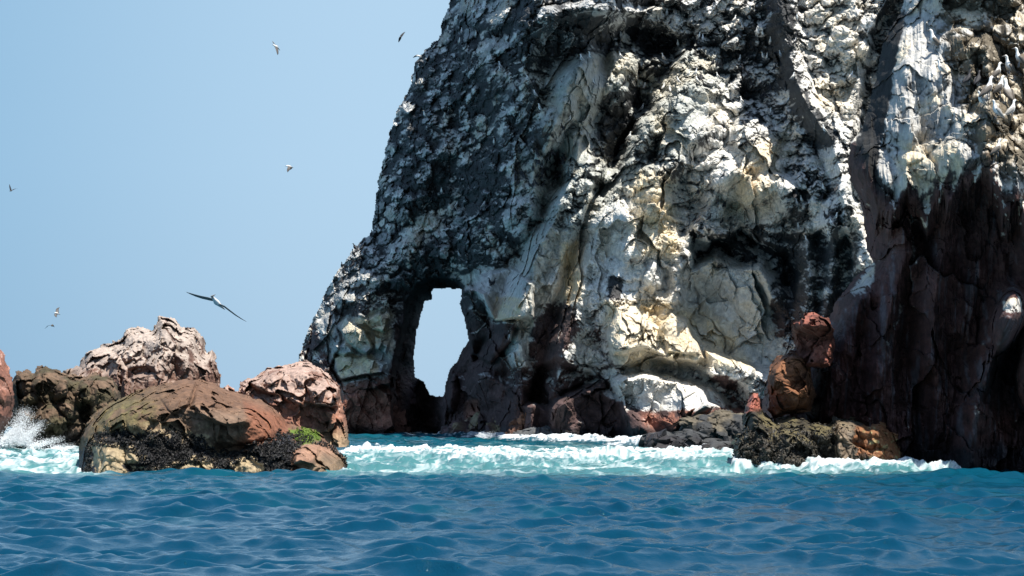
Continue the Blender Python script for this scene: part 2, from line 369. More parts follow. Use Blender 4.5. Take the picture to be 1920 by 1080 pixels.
    flow = area(u, v, [(960, 330), (1120, 250), (1280, 140), (1480, 300), (1480, 460), (1300, 470), (1280, 640), (1130, 740), (930, 720)], 50)
    fa, qa, ga = facets(pp, y*.4, al*.42, 4.2, 221); fb, qb, gb = facets(pp, y*.4, al*.55, 2.1, 223)
    h += flow*(fa*.75+fb*.6)+(1-flow)*(fa*.25+fb*.15)
    h += .8*fbm(x/5, y/12, z/5, 207, 2, .5)*(1-area(u, v, MOUTH, 30))
    xw = x+.5*fbm(x/1.4, y/3, z/1.4, 31, 2); zw = z+.5*fbm(x/1.4, y/3, z/1.4, 37, 2)
    sm_area = np.maximum.reduce([area(u, v, [(1270, 500), (1440, 520), (1470, 700), (1330, 690)], 25), area(u, v, [(1140, 580), (1330, 590), (1330, 690), (1140, 700)], 18),
                       area(u, v, [(820, 690), (1500, 740), (1500, 880), (820, 880)], 30), area(u, v, [(850, 500), (985, 500), (1000, 700), (850, 700)], 16),
                       area(u, v, [(1000, 460), (1110, 420), (1090, 660), (1000, 740), (950, 640)], 20)*.8, area(u, v, [(1040, 110), (1140, 100), (1110, 330), (1030, 270)], 12)*.9,
                       area(u, v, [(1250, 190), (1365, 160), (1370, 290), (1250, 290)], 14)*.75, area(u, v, [(1120, 400), (1270, 330), (1260, 560), (1110, 560)], 20)*.75,
                       area(u, v, [(1350, 240), (1460, 230), (1480, 420), (1380, 420)], 20)*.7, area(u, v, [(600, 580), (750, 580), (750, 860), (540, 860)], 20)*.9,
                       area(u, v, [(1430, 440), (1620, 440), (1620, 700), (1440, 700)], 20)*.6])
    sm_area = np.maximum(sm_area, .6*sm(40, 20, pd(u, v, [(1462, -60), (1468, 60), (1490, 140), (1520, 210), (1556, 258)])[0]))
    kn = 1-sm_area
    ys = y*.12
    xk = x+.34*fbm(x/.8, ys, z/.8, 33, 4, .6); zk = z+.34*fbm(x/.8, ys, z/.8, 39, 4, .6)
    c1, r1, e1 = cobbles(xk, ys, zk, 2.4, 41, .7); c2, r2, e2 = cobbles(xk, ys, zk*1.15, 1.1, 43, .68); c3, r3, e3 = cobbles(xk, ys, zk*1.1, .46, 47, .66)
    big = sm(.05, .3, perlin(x/3.5, ys, z/3.5, 51))
    h += kn*(c1*1.0*big+c2*(1-.6*big)*1.25+c3*(1.25-.5*big))
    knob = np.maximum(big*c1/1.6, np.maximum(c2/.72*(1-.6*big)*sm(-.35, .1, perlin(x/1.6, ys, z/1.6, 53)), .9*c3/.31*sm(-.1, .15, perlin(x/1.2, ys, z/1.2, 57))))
    f1, q1, g1 = facets(xw, y*.15, zw*.8, 3.6, 61); f2, q2, g2 = facets(xw, y*.15, zw, 1.5, 63); f3, q3, g3 = facets(x, y*.15, z, .6, 67)
    f4, q4, g4 = facets(x, y*.15, z, .32, 69)
    h += (.2+.8*sm_area)*(f1*(.5+.6*sm_area)+f2*.7+f3*(.75-.35*sm_area))+f4*(.6-.3*sm_area)
    h -= sm_area*(.22*(1-sm(0, .06, g1))+.12*(1-sm(0, .07, g2)))
    h += .16*fbm(x/2.2, y*.1, z/2.2, 71, 5, .6)*(.5+kn)
    cliff_depth.aux = (r1, r2, r3, q1, q2, kn, u, v, g1, g2, knob)
    return B-h
def cliff_color(U, V, P, N):
    r1, r2, r3, q1, q2, kn, u, v, g1, g2, knob = cliff_depth.aux
    x, y, z = P[..., 0], P[..., 1], P[..., 2]
    n1 = fbm(x/3, y/30, z/3, 81, 5, .6); n2 = fbm(x/.7, y/9, z/.7, 83, 3, .6)
    streak = fbm(x/.35, y/3, z/2.6, 87, 3, .6)
    up = N[..., 2]; right = N[..., 0]
    C = np.zeros(U.shape+(4,), f32); C[..., :3] = DARK
    c = C[..., :3]
    low = sm(660, 760, v+12*n1)
    c = mixc(c, PURP, sm(520, 640, v+20*n1)*.9)
    c = mixc(c, RED*1.25, np.clip(low*area(u, v, [(540, 640), (760, 640), (760, 880), (540, 880)], 20)*1.0, 0, 1))
    c = mixc(c, RED*1.1, area(u, v, [(1205, 770), (1260, 745), (1400, 750), (1380, 860), (1220, 860)], 14)*sm(-.3, .4, n2+.2))
    c = mixc(c, RED*1.15, area(u, v, [(872, 752), (898, 750), (896, 785), (876, 790)], 5)*.9)
    # chance of whitening, lowered in places to put shade into the colour
    W = np.full(U.shape, .36, f32)
    W = mix(W, .52, sm(960, 1130, u+.5*(v-300)))
    W = mix(W, .46, area(u, v, [(1000, -90), (1480, -90), (1500, 240), (1400, 240), (1300, 150), (1000, 150)], 30))  # shaded cliff top: less white, so its shade is also in the colour
    W = W+.24*perlin(x/5, y/20, z/5, 89)+.2*perlin(x/2, y/8, z/2, 189)*kn
    for poly, val, e in [([(700, 430), (800, 400), (980, 470), (880, 540), (740, 520), (560, 640), (540, 560)], .55, 30),
                         ([(840, -40), (960, -40), (950, 20), (900, 35), (850, 15)], .95, 12),
                         ([(950, 280), (1080, 290), (1050, 480), (930, 480)], .85, 25),
                         ([(1000, 420), (1110, 330), (1290, 300), (1300, 660), (1150, 700), (1100, 560), (960, 760), (930, 640)], .95, 25),
                         ([(1290, 290), (1480, 260), (1480, 400), (1380, 430), (1290, 440)], 1.0, 18),
                         ([(1230, 170), (1380, 150), (1380, 300), (1240, 300)], .85, 18),
                         ([(1030, 110), (1200, 100), (1160, 300), (1030, 300)], .95, 18),
                         ([(1270, 500), (1450, 520), (1470, 710), (1150, 690), (1130, 590)], 1.15, 18),
                         ([(1130, 690), (1280, 696), (1335, 735), (1330, 765), (1260, 770), (1200, 765), (1150, 735)], 1.1, 12),
                         ([(1360, 690), (1440, 660), (1450, 740), (1400, 760)], .8, 12),
                         ([(1500, -60), (1625, -60), (1625, 250), (1540, 250), (1510, 150)], .9, 18),
                         ([(1560, 330), (1640, 330), (1640, 520), (1580, 480)], 1.1, 8),
                         ([(1480, 250), (1590, 240), (1570, 440), (1500, 440)], .6, 20),
                         ([(1440, 440), (1620, 440), (1600, 640), (1450, 640)], .36, 20),
                         ([(860, 525), (900, 500), (990, 510), (970, 605), (920, 600), (900, 552)], 1.15, 9),
                         ([(600, 600), (740, 580), (735, 720), (640, 730), (620, 690)], 1.0, 14),
                         ([(1015, 560), (1100, 560), (1075, 680), (1000, 660)], .5, 16),
                         ([(1030, 640), (1110, 560), (1140, 700), (1060, 740), (1030, 760)], .95, 16),
                         ([(1110, 190), (1200, 150), (1200, 260), (1110, 330)], .3, 14),
                         ([(890, 600), (965, 606), (930, 700), (870, 700)], .12, 12),
                         ([(1000, 600), (1060, 560), (1090, 620), (1040, 690), (990, 680)], .15, 12),
                         ([(1140, 520), (1168, 520), (1165, 565), (1140, 565)], .05, 6)]:
        W = mix(W, val, area(u, v, poly, e))
    ribs = np.minimum(pd(u, v, [(1158, 95), (1120, 190), (1090, 260), (1078, 320), (1050, 400), (1012, 465), (984, 530), (958, 590)])[0], pd(u, v, [(1288, 112), (1250, 190), (1210, 262), (1168, 330), (1132, 410), (1108, 480), (1084, 560)])[0])
    W = np.maximum(W, .85*sm(30, 12, ribs))
    W = mix(W, .20, sm(30, 12, pd(u+10, v, [(1462, -60), (1468, 60), (1490, 140), (1520, 210), (1556, 258)])[0]+12*n1+8*n2))
    W = mix(W, .22, area(u, v, [(990, 55), (1100, 40), (1230, 45), (1290, 80), (1270, 120), (1180, 110), (1130, 95), (1040, 110), (1000, 150)], 22)*.9)  # recess under the brow: its shade is painted in as well as shaped
    W = W*mix(1, 0, low*(1-area(u, v, [(1130, 660), (1450, 650), (1450, 740), (1320, 775), (1150, 760)], 14)))
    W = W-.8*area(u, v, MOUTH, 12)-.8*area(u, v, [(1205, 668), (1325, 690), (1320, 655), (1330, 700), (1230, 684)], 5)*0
    g = sm(-.17, .15, (W-.5)*1.1+kn*(knob-.55)*.5+.18*kn*fbm(x/.35, y*.12, z/.35, 59, 3, .6)+.36*n1+.30*n2+.38*(up-.15)+.22*(r2-.5)*kn+.12*(r3-.5)*kn+.12*streak*(1-kn)-.1*(1-sm(0, .05, g2))*(1-kn))  # guano on knobs; dark gaps are part bare rock, part shade painted in
    tone = WHITE*np.ones_like(c)
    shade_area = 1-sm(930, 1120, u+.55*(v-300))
    tone = mixc(tone, GREY*.72, shade_area*np.clip(.75+.5*(r2-.5)-.7*(r3 > .8)-.4*(r2 > .85), 0, 1))  # guano greyed over the shaded upper left: shade put into the colour
    tone = mixc(tone, GREY*np.array([1, 1.03, .95], f32), np.clip(area(u, v, [(1000, 80), (1400, 80), (1280, 300), (1100, 420), (960, 640), (1000, 300)], 30)*.7+area(u, v, [(1280, 480), (1470, 500), (1480, 700), (1370, 690)], 10)*.35, 0, 1))  # also paints shade as grey on the panel below the cave
    cream = np.clip(.35*sm(-.1, .5, n1)+area(u, v, [(1050, 460), (1085, 450), (1090, 560), (1060, 580)], 8)*.9+area(u, v, [(1130, 560), (1330, 580), (1420, 690), (1330, 690), (1150, 690)], 12)*.75
                    +area(u, v, [(1190, 320), (1270, 320), (1270, 480), (1190, 480)], 16)*.8+area(u, v, [(930, 555), (975, 560), (972, 602), (925, 600)], 4)*.9
                    +area(u, v, [(626, 664), (700, 664), (712, 702), (640, 716)], 4)+area(u, v, [(640, 600), (735, 590), (735, 650), (650, 650)], 10)*.8
                    +area(u, v, [(1380, 250), (1460, 260), (1460, 400), (1380, 400)], 20)*.5+area(u, v, [(1510, -60), (1620, -60), (1600, 200), (1530, 200)], 20)*.4, 0, 1)
    tone = mixc(tone, CREAM, cream*(.75+.25*(n2 > 0)))
    tone = tone*(1+.12*n2+.1*(r2-.5)*kn)[..., None]
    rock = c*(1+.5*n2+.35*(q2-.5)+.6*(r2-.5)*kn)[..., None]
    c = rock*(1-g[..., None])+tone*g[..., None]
    # thin cracks in the smooth stone
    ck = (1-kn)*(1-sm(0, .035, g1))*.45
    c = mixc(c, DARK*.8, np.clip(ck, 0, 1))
    wet = sm(795, 812, v+6*n2)
    c = mixc(c, BLACK*1.6, wet*.85)
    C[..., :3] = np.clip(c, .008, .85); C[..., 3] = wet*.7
    return C
def cliff_mask(U, V):
    B = cliff_base(U, V)
    x, y, z = base_xyz(U, V, B)
    j = 5*fbm(x/.9, y*0, z/.9, 91, 4, .65); k = 5*fbm(x/.9, y*0, z/.9, 97, 4, .65)
    return (sdp(U+j, V+k, SIL) > 0) & (sdp(U+.5*j, V+.5*k, HOLE) < 0)
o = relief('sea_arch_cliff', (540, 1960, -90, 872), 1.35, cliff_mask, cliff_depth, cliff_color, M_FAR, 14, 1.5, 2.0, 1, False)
tag(o, 'huge guano-whitened rock cliff pierced by a tall natural sea arch at its left end', 'sea cliff', kind='structure')

# ================================================================== THE NEAR BUTTRESS ON THE RIGHT
BUT = [(1712, -90), (1689, 20), (1655, 75), (1642, 147), (1616, 240), (1594, 267), (1589, 320), (1604, 360), (1618, 400), (1624, 470), (1636, 492), (1608, 515), (1588, 538),
       (1564, 568), (1556, 596), (1498, 614), (1492, 650), (1470, 668), (1442, 692), (1432, 740), (1426, 775), (1400, 790), (1400, 930), (2220, 930), (2220, -90)]
def but_depth(U, V):
    B = np.interp(U, [1400, 1600, 1800, 2220], [99, 94, 91, 87]).astype(f32)
    u, v = warp(U, V, B, 8, 1.6, 103); u2, v2 = warp(U, V, B, 3, .6, 121)
    h = np.zeros_like(B)
    # upper half leans back, brow at about row 370, lower half is undercut
    brow = np.interp(u, [1580, 1605, 1640, 1660, 1700, 1722, 1740, 1765, 1795, 1835, 1850, 1880, 1925, 1960, 2220], [270, 300, 378, 390, 352, 384, 396, 366, 344, 330, 300, 372, 402, 395, 380])
    brow = brow+30*fbm(u/26, v/200, 0*u, 109, 4, .6)
    d = v-brow
    h += np.where(d < 0, 2.6+d/100*1.35, 2.6-4.3*sm(0, 70, d)-.8*sm(60, 300, d))
    h += sm(330, 520, d)*.9
    h -= 4.0*np.clip(1-sdp(u2, v2, BUT)/60, 0, 1)**2.4
    # upper bulges
    for b in [(1720, 200, 70, 110, 1.3, 15), (1700, 330, 60, 50, 1.0, 0), (1770, 300, 60, 45, 1.0, 0), (1740, 120, 50, 60, .7, 0), (1830, 270, 60, 50, .8, 0), (1890, 320, 60, 60, 1.1, 0),
              (1830, 90, 60, 50, .7, 0), (1870, 200, 50, 60, .8, 0), (1905, 60, 40, 70, .6, 0), (1640, 330, 36, 60, .6, 0)]:
        h += blob(u, v, b[0], b[1], b[2], b[3], b[4], b[5], .7)
    # buttress ribs of the dark undercut
    for r in [([(1690, 400, .6), (1700, 470, .9), (1672, 560, 1), (1655, 680, 1), (1650, 800, .8)], 50, 40, 2.2), ([(1640, 500, .8), (1600, 560, 1), (1580, 660, 1), (1540, 780, .9)], 50, 50, 2.0),
              ([(1780, 400, .6), (1760, 520, 1), (1745, 640, 1), (1760, 800, .8)], 50, 44, 2.0), ([(1890, 560, 1), (1860, 650, 1), (1830, 760, .9), (1820, 870, .9)], 46, 50, 2.4),
              ([(1920, 420, 1), (1935, 560, 1), (1930, 700, 1)], 36, 50, 1.4), ([(1820, 420, .5), (1830, 520, 1), (1800, 620, .8)], 40, 36, .8)]:
        h += ridge(u, v, r[0], r[1], r[2], r[3], .25)
    h += blob(u, v, 1890, 600, 32, 66, 4.6, 12, .8)+ridge(u, v, [(1890, 600, 1), (1868, 660, .8), (1850, 720, .5)], 20, 30, 2.6, .4)+blob(u, v, 1930, 700, 26, 90, 4.0, 0, .8)
    x, y, z = base_xyz(U, V, B-h)
    ys = y*.15
    xw = x+.2*fbm(x/.8, y/2, z/.8, 131, 2); zw = z+.2*fbm(x/.8, y/2, z/.8, 137, 2)
    kn = area(u, v, [(1790, -90), (1990, -90), (1990, 300), (1900, 330), (1830, 300), (1800, 180), (1760, 60)], 30)
    c2, r2, e2 = cobbles(xw, ys, zw, .95, 143, .7); c3, r3, e3 = cobbles(x, ys, z, .42, 147, .66)
    h += kn*(c2*.95+c3*.8)+(1-kn)*.15*c3
    f1, q1, g1 = facets(xw, ys, zw*.6, 2.2, 161); f2, q2, g2 = facets(xw, ys, zw*.75, .95, 163); f3, q3, g3 = facets(x, ys, z, .36, 167)
    h += f1*.85+f2*.8+f3*.5
    h -= .10*(1-sm(0, .05, g1))+.05*(1-sm(0, .06, g2))
    h += .22*fbm(x/1.0, y/2, z/1.0, 171, 4, .55)
    # vertical fluting in the undercut
    h += sm(-30, 40, d)*.38*fbm(x/.45, y/3, z/3.0, 175, 4, .6)
    but_depth.aux = (r2, r3, q1, q2, kn, u, v, g1, g2, d)
    return B-h
def but_color(U, V, P, N):
    r2, r3, q1, q2, kn, u, v, g1, g2, d = but_depth.aux
    x, y, z = P[..., 0], P[..., 1], P[..., 2]
    n1 = fbm(x/1.3, y/3, z/1.3, 181, 5, .6); n2 = fbm(x/.3, y/1, z/.3, 183, 3, .6); st = fbm(x/.16, y/2, z/2.4, 187, 3, .6)
    up = N[..., 2]
    C = np.zeros(U.shape+(4,), f32)
    c = mixc(DARK*np.ones(U.shape+(3,), f32)*mix(1, .3, sm(1730, 1690, u))[..., None], np.array([.078, .036, .032], f32), sm(-50, 5, d))  # left edge of the rock darkened in colour for its shaded flank
    c = mixc(c, np.array([.10, .036, .026], f32), sm(-.1, .5, n1)*sm(100, 300, d)*.5)
    c = mixc(c, TAN*.5, kn*.6)
    c = mixc(c, [.13, .125, .14], sm(.12, .5, st)*sm(20, 60, d)*.55)
    st2 = fbm(x/.22, y/2, z/4.5, 193, 3, .6)
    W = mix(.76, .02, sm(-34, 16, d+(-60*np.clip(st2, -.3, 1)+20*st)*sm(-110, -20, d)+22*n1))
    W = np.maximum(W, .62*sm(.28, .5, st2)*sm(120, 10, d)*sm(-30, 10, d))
    W = mix(W, .30+.3*perlin(x/.9, y/3, z/.9, 199), kn); W = mix(W, .35, area(u, v, [(1589, 240), (1650, 60), (1665, 150), (1640, 250), (1640, 330), (1690, 400), (1600, 420)], 12))
    W = mix(W, .03, area(u, v, [(1655, 45), (1700, 20), (1684, 100), (1672, 170), (1655, 250), (1640, 330), (1660, 400), (1600, 420), (1590, 290), (1616, 240), (1642, 147)], 9))  # band on the left flank kept dark to stand for its shade
    W = np.maximum(W, .62*area(u, v, [(1590, 540), (1640, 495), (1640, 530), (1600, 560)], 8))
    W = np.maximum(W, .70*area(u, v, [(1872, 560), (1910, 560), (1912, 590), (1876, 585)], 6))
    W = np.maximum(W, .5*sm(9, 2, pd(u, v, [(1712, 410), (1714, 500), (1690, 570), (1664, 650)])[0]+4*st))
    g = sm(-.12, .12, (W-.5)*1.1+.26*n1+.25*n2+.35*(up-.2)+.2*(r3-.5)*kn+.3*st*sm(-50, 10, d))
    tone = WHITE*.70*np.ones_like(c)*(1+.35*n1)[..., None]
    cream = np.clip(sm(0, .5, n1+.25*kn)*.6+area(u, v, [(1690, 270), (1800, 260), (1800, 330), (1720, 350)], 14)*.5, 0, 1)
    tone = mixc(tone, CREAM*.95, cream)
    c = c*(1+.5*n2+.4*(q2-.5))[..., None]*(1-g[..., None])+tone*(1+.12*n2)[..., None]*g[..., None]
    c = mixc(c, DARK*.7, (1-kn)*(1-sm(0, .03, g1))*.5)
    wet = sm(820, 850, v+8*n2)
    c = mixc(c, BLACK*1.4, wet*.8)
    C[..., :3] = np.clip(c, .007, .85); C[..., 3] = np.maximum(wet*.8, .3*sm(200, 400, d))
    return C
def but_mask(U, V):
    x, y, z = base_xyz(U, V, 94.0+0*U)
    j = 3*fbm(x/.5, y*0, z/.5, 191, 4, .6); k = 3*fbm(x/.5, y*0, z/.5, 197, 4, .6)
    return sdp(U+j, V+k, BUT) > 0
o = relief('cliff_buttress', (1390, 2200, -90, 925), 1.7, but_mask, but_depth, but_color, M_MID, 14, 1.2, 3.0, 2, False)
tag(o, 'nearer rock buttress on the right, white above and dark red-brown where it is undercut', 'sea cliff', kind='structure')

# ================================================================== THE LEFT-HAND ROCKS
def simple_rock(name, outline, Y0, step, shape, color, mat, jitter, fs, seed, rnd=50, rh=3.0, crack=.12, skirt=10, sk=.8, label=None, knob=0.0, lean=1.0, rough=1.0):
    xs = [p[0] for p in outline]; ys = [p[1] for p in outline]
    box = (min(xs)-6, max(xs)+6, min(ys)-8, max(ys))
    aux = {}
    def dep(U, V):
        B = np.full(U.shape, Y0, f32); k = F/Y0
        u, v = warp(U, V, B, k*.18, 1.2*fs, seed); sd = sdp(U, V, outline)
        h = -rh*np.clip(1-np.maximum(sd, 0)/rnd, 0, 1)**2
        top = min(ys); h += lean*(v-top)/k*.35
        h = h+shape(u, v)
        x, y, z = base_xyz(U, V, B-h)
        xw = x+.25*fs*fbm(x/fs, y/fs, z/fs, seed+3, 2); zw = z+.25*fs*fbm(x/fs, y/fs, z/fs, seed+5, 2)
        f1, q1, g1 = facets(xw, y*.6, zw, 1.6*fs, seed+11); f2, q2, g2 = facets(xw, y*.6, zw, .7*fs, seed+13); f3, q3, g3 = facets(x, y*.6, z, .3*fs, seed+17)
        h += (f1*.85+f2*.75+f3*.55)*rough-crack*(1-sm(0, .06, g1))-crack*.5*(1-sm(0, .06, g2))
        h += .18*fs*fbm(x/fs, y/fs, z/fs, seed+19, 4, .55)
        if knob: h += knob*cobbles(x, y, z, .9*fs, seed+23)[0]
        aux.update(u=u, v=v, q2=q2, g1=g1, g2=g2, sd=sd)
        return B-h
    def colr(U, V, P, N):
        x, y, z = P[..., 0], P[..., 1], P[..., 2]
        n1 = fbm(x/(1.3*fs), y/2, z/(1.3*fs), seed+31, 5, .6); n2 = fbm(x/(.3*fs), y, z/(.3*fs), seed+33, 3, .6)
        c, a = color(aux['u'], aux['v'], n1, n2, N, P)
        c = c*(1+.35*n2+.25*(aux['q2']-.5))[..., None]
        c = mixc(c, DARK*.6, .25*(1-sm(0, .035, aux['g2']))*(crack > .05))
        return np.concatenate([np.clip(c, .008, .85), a[..., None]], -1)
    def msk(U, V):
        x, y, z = base_xyz(U, V, Y0+0*U)
        fj = facets(x, 0*x, z, 1.1*fs, seed+47)[0]*jitter*1.6/fs; U = U+fj; V = V+fj
        j = jitter*fbm(x/(.5*fs), y*0, z/(.5*fs), seed+41, 4, .6); k = jitter*fbm(x/(.5*fs), y*0, z/(.5*fs), seed+43, 4, .6)
        return sdp(U+j, V+k, outline) > 0
    o = relief(name, box, step, msk, dep, colr, mat, skirt, sk, 2.5, seed)
    return o
one = lambda c, U: np.asarray(c, f32)*np.ones(U.shape+(3,), f32)

# red rock cut by the left edge
def s0(u, v): return blob(u, v, -10, 740, 60, 90, 1.5)
def c0(u, v, n1, n2, N, P):
    c = one(RED*.95, u); c = mixc(c, PINK, sm(.0, .4, n1*.5+n2*.3+N[..., 2]*.6-.25)*sm(760, 700, v)); c = mixc(c, PURP, sm(760, 830, v+10*n1))
    return c, sm(770, 800, v)*.4
o = simple_rock('red_rock', [(-160, 600), (-60, 620), (0, 646), (6, 660), (20, 696), (30, 740), (26, 786), (8, 826), (0, 880), (-160, 880)], 128, 1.5, s0, c0, M_MID, 4, 1.1, 301, 40, 2.5)
tag(o, 'red-brown sea rock cut off by the left edge of the view, behind the splash', 'rock')

# pinnacle
PIN = [(120, 870), (110, 720), (120, 694), (146, 684), (165, 655), (200, 646), (224, 640), (238, 616), (262, 612), (284, 618), (298, 592), (318, 594), (332, 600), (342, 618), (368, 616), (382, 632),
       (388, 660), (398, 655), (408, 672), (413, 700), (418, 740), (425, 870)]
def s1(u, v):
    h = ridge(u, v, [(300, 590, .5), (310, 640, 1), (290, 700, 1), (270, 780, 1)], 70, 60, 2.2, .4)
    h += ridge(u, v, [(345, 620, .6), (352, 680, 1), (350, 760, 1)], 30, 45, 1.6, .4)
    h += ridge(u, v, [(230, 640, .6), (240, 700, 1), (220, 780, 1)], 50, 40, 1.4, .4)
    h += blob(u, v, 180, 700, 60, 50, 1.5)+plate(u, v, [(228, 690), (330, 655), (400, 700), (410, 780), (230, 780)], 1.2, -.4, .8, 8)
    h -= plate(u, v, [(225, 690), (275, 680), (290, 700), (235, 715)], 1.0, 0, 0, 8)
    return h
def c1(u, v, n1, n2, N, P):
    c = one([.15, .085, .065], u)
    g = sm(-.16, .2, .36*n1+.3*n2+.6*(N[..., 2]-.3)+(690-v-20*(u > 340))/200-.02)
    c = mixc(c, np.array([.39, .325, .28], f32), g*.92)
    c = mixc(c, np.array([.16,.085,.06],f32), sm(660, 720, v+14*n1)*.6)
    c = mixc(c, OLIVE*1.2, sm(150, 90, u-.25*(v-700))*.8)
    return c, 0*u
o = simple_rock('pinnacle_rock', PIN, 152, 1.25, s1, c1, M_MID, 5, 1.05, 331, 34, 3.5, .12, rough=1.35)
tag(o, 'tall pinnacled rock with a whitened pink peak, behind the mossy brown boulder', 'rock')

# dark lumpy rock
LUM = [(20, 870), (22, 720), (30, 698), (50, 694), (64, 700), (70, 688), (86, 684), (100, 692), (118, 700), (150, 704), (180, 700), (215, 712), (226, 735), (232, 870)]
def s2(u, v):
    h = 0
    for b in [(50, 720, 32, 40, 1.2), (95, 715, 34, 44, 1.5), (190, 740, 46, 50, 1.7), (135, 740, 34, 44, 1.2), (70, 775, 40, 40, 1.2), (110, 800, 50, 46, 1.6), (200, 800, 44, 44, .8)]:
        h = h+blob(u, v, *b, 0, .6)
    h = h-plate(u, v, [(150, 745), (175, 760), (172, 800), (148, 790)], 1.2, 0, 0, 8)
    return h
def c2(u, v, n1, n2, N, P):
    c = one([.06, .045, .028], u); c = mixc(c, [.13, .085, .055], sm(0, .4, n1+.4*N[..., 2]-.1)); c = mixc(c, OLIVE*.8, sm(0, .5, -n1)*.7)
    c = mixc(c, BLACK*2, sm(800, 830, v+10*n1)*.8)
    return c, sm(780, 820, v)*.6
o = simple_rock('lumpy_rock', LUM, 138, 1.25, s2, c2, M_MID, 5, .8, 361, 28, 2.2, .1, rough=1.3)
tag(o, 'dark olive-brown lumpy rock between the splash and the mossy boulder', 'rock')

# pink fractured rock
PNK = [(405, 870), (408, 728), (425, 720), (445, 732), (452, 716), (478, 706), (500, 690), (528, 684), (556, 680), (580, 678), (600, 690), (622, 704), (640, 728), (644, 762), (652, 788), (657, 830), (657, 870)]
def s3(u, v):
    h = plate(u, v, [(455, 716), (520, 690), (600, 690), (636, 730), (636, 765), (560, 760), (500, 740)], 1.6, 0, 1.2, 8)
    h += plate(u, v, [(470, 740), (540, 745), (650, 780), (660, 870), (440, 870)], 1.8, 0, 1.0, 7)
    h += plate(u, v, [(575, 720), (630, 730), (636, 764), (590, 766)], 1.2, 0, 1.0, 6)
    h += blob(u, v, 430, 760, 30, 44, .8)
    return h
def c3(u, v, n1, n2, N, P):
    c = one([.25, .12, .08], u)
    g = sm(-.12, .15, .25*n1+.25*n2+.45*(N[..., 2]-.05)+(722-v)/110)
    c = mixc(c, [.39, .285, .24], g*.9)
    c = mixc(c, RED*.6, sm(.15, .4, -n1)*.7)
    c = mixc(c, TAN, sm(790, 830, v+10*n1)*.6)
    return c, 0*u
o = simple_rock('pink_rock', PNK, 150, 1.25, s3, c3, M_MID, 4, 1.0, 391, 26, 2.4, .14, rough=1.35)
tag(o, 'pink fractured rock with a pale top, right of the mossy boulder and before the arch', 'rock')

# brown mossy boulder in front
BLD = [(150, 925), (149, 850), (152, 818), (160, 792), (184, 770), (222, 748), (262, 732), (310, 718), (345, 713), (378, 712), (405, 720), (430, 734), (470, 742), (500, 756), (522, 772), (540, 796),
       (566, 800), (592, 806), (612, 824), (632, 842), (648, 858), (650, 880), (648, 925)]
def s4(u, v):
    h = blob(u, v, 350, 770, 190, 70, 1.8, 5, .8)+blob(u, v, 240, 810, 110, 60, 1.0, 0, .7)+blob(u, v, 500, 800, 60, 46, .8, 10, .7)
    h = h+blob(u, v, 455, 800, 60, 50, .5)+ridge(u, v, [(250, 740, .5), (245, 790, 1), (290, 820, .6)], 30, 20, .3, .3)
    h -= ridge(u, v, [(296, 746, .5), (320, 770, 1), (345, 795, .6)], 5, 5, .18, .5)+ridge(u, v, [(330, 762, .5), (400, 762, 1), (480, 790, .8)], 6, 5, .2, .5)
    h += plate(u, v, [(236, 748), (330, 716), (372, 714), (352, 760), (300, 792), (232, 786)], .5, .9, .2, 7)+plate(u, v, [(372, 716), (455, 742), (500, 768), (470, 800), (400, 796), (356, 762)], .5, -.8, .9, 7)+plate(u, v, [(175, 785), (228, 752), (236, 800), (180, 815)], .4, .8, .6, 6)
    band = np.interp(u, [150, 200, 260, 320, 380, 420, 470, 540, 600, 650], [845, 815, 822, 812, 830, 858, 842, 812, 830, 850])
    h = h+.4*sm(-6, 8, v-band)+np.clip((v-band)/100, 0, 1)*2.6+sm(770, 860, v)*1.2
    for p in [[(170, 832), (230, 838), (262, 862), (240, 900), (172, 900)], [(345, 866), (400, 860), (408, 900), (250, 900)], [(438, 868), (470, 858), (496, 868), (500, 900), (436, 900)],
              [(548, 850), (575, 828), (610, 836), (645, 862), (648, 900), (545, 900)]]:
        h -= plate(u, v, p, .25, 0, 0, 6)
    h += plate(u, v, [(555, 850), (575, 826), (600, 835), (590, 875), (552, 872)], .6, 0, .4, 6)
    return h
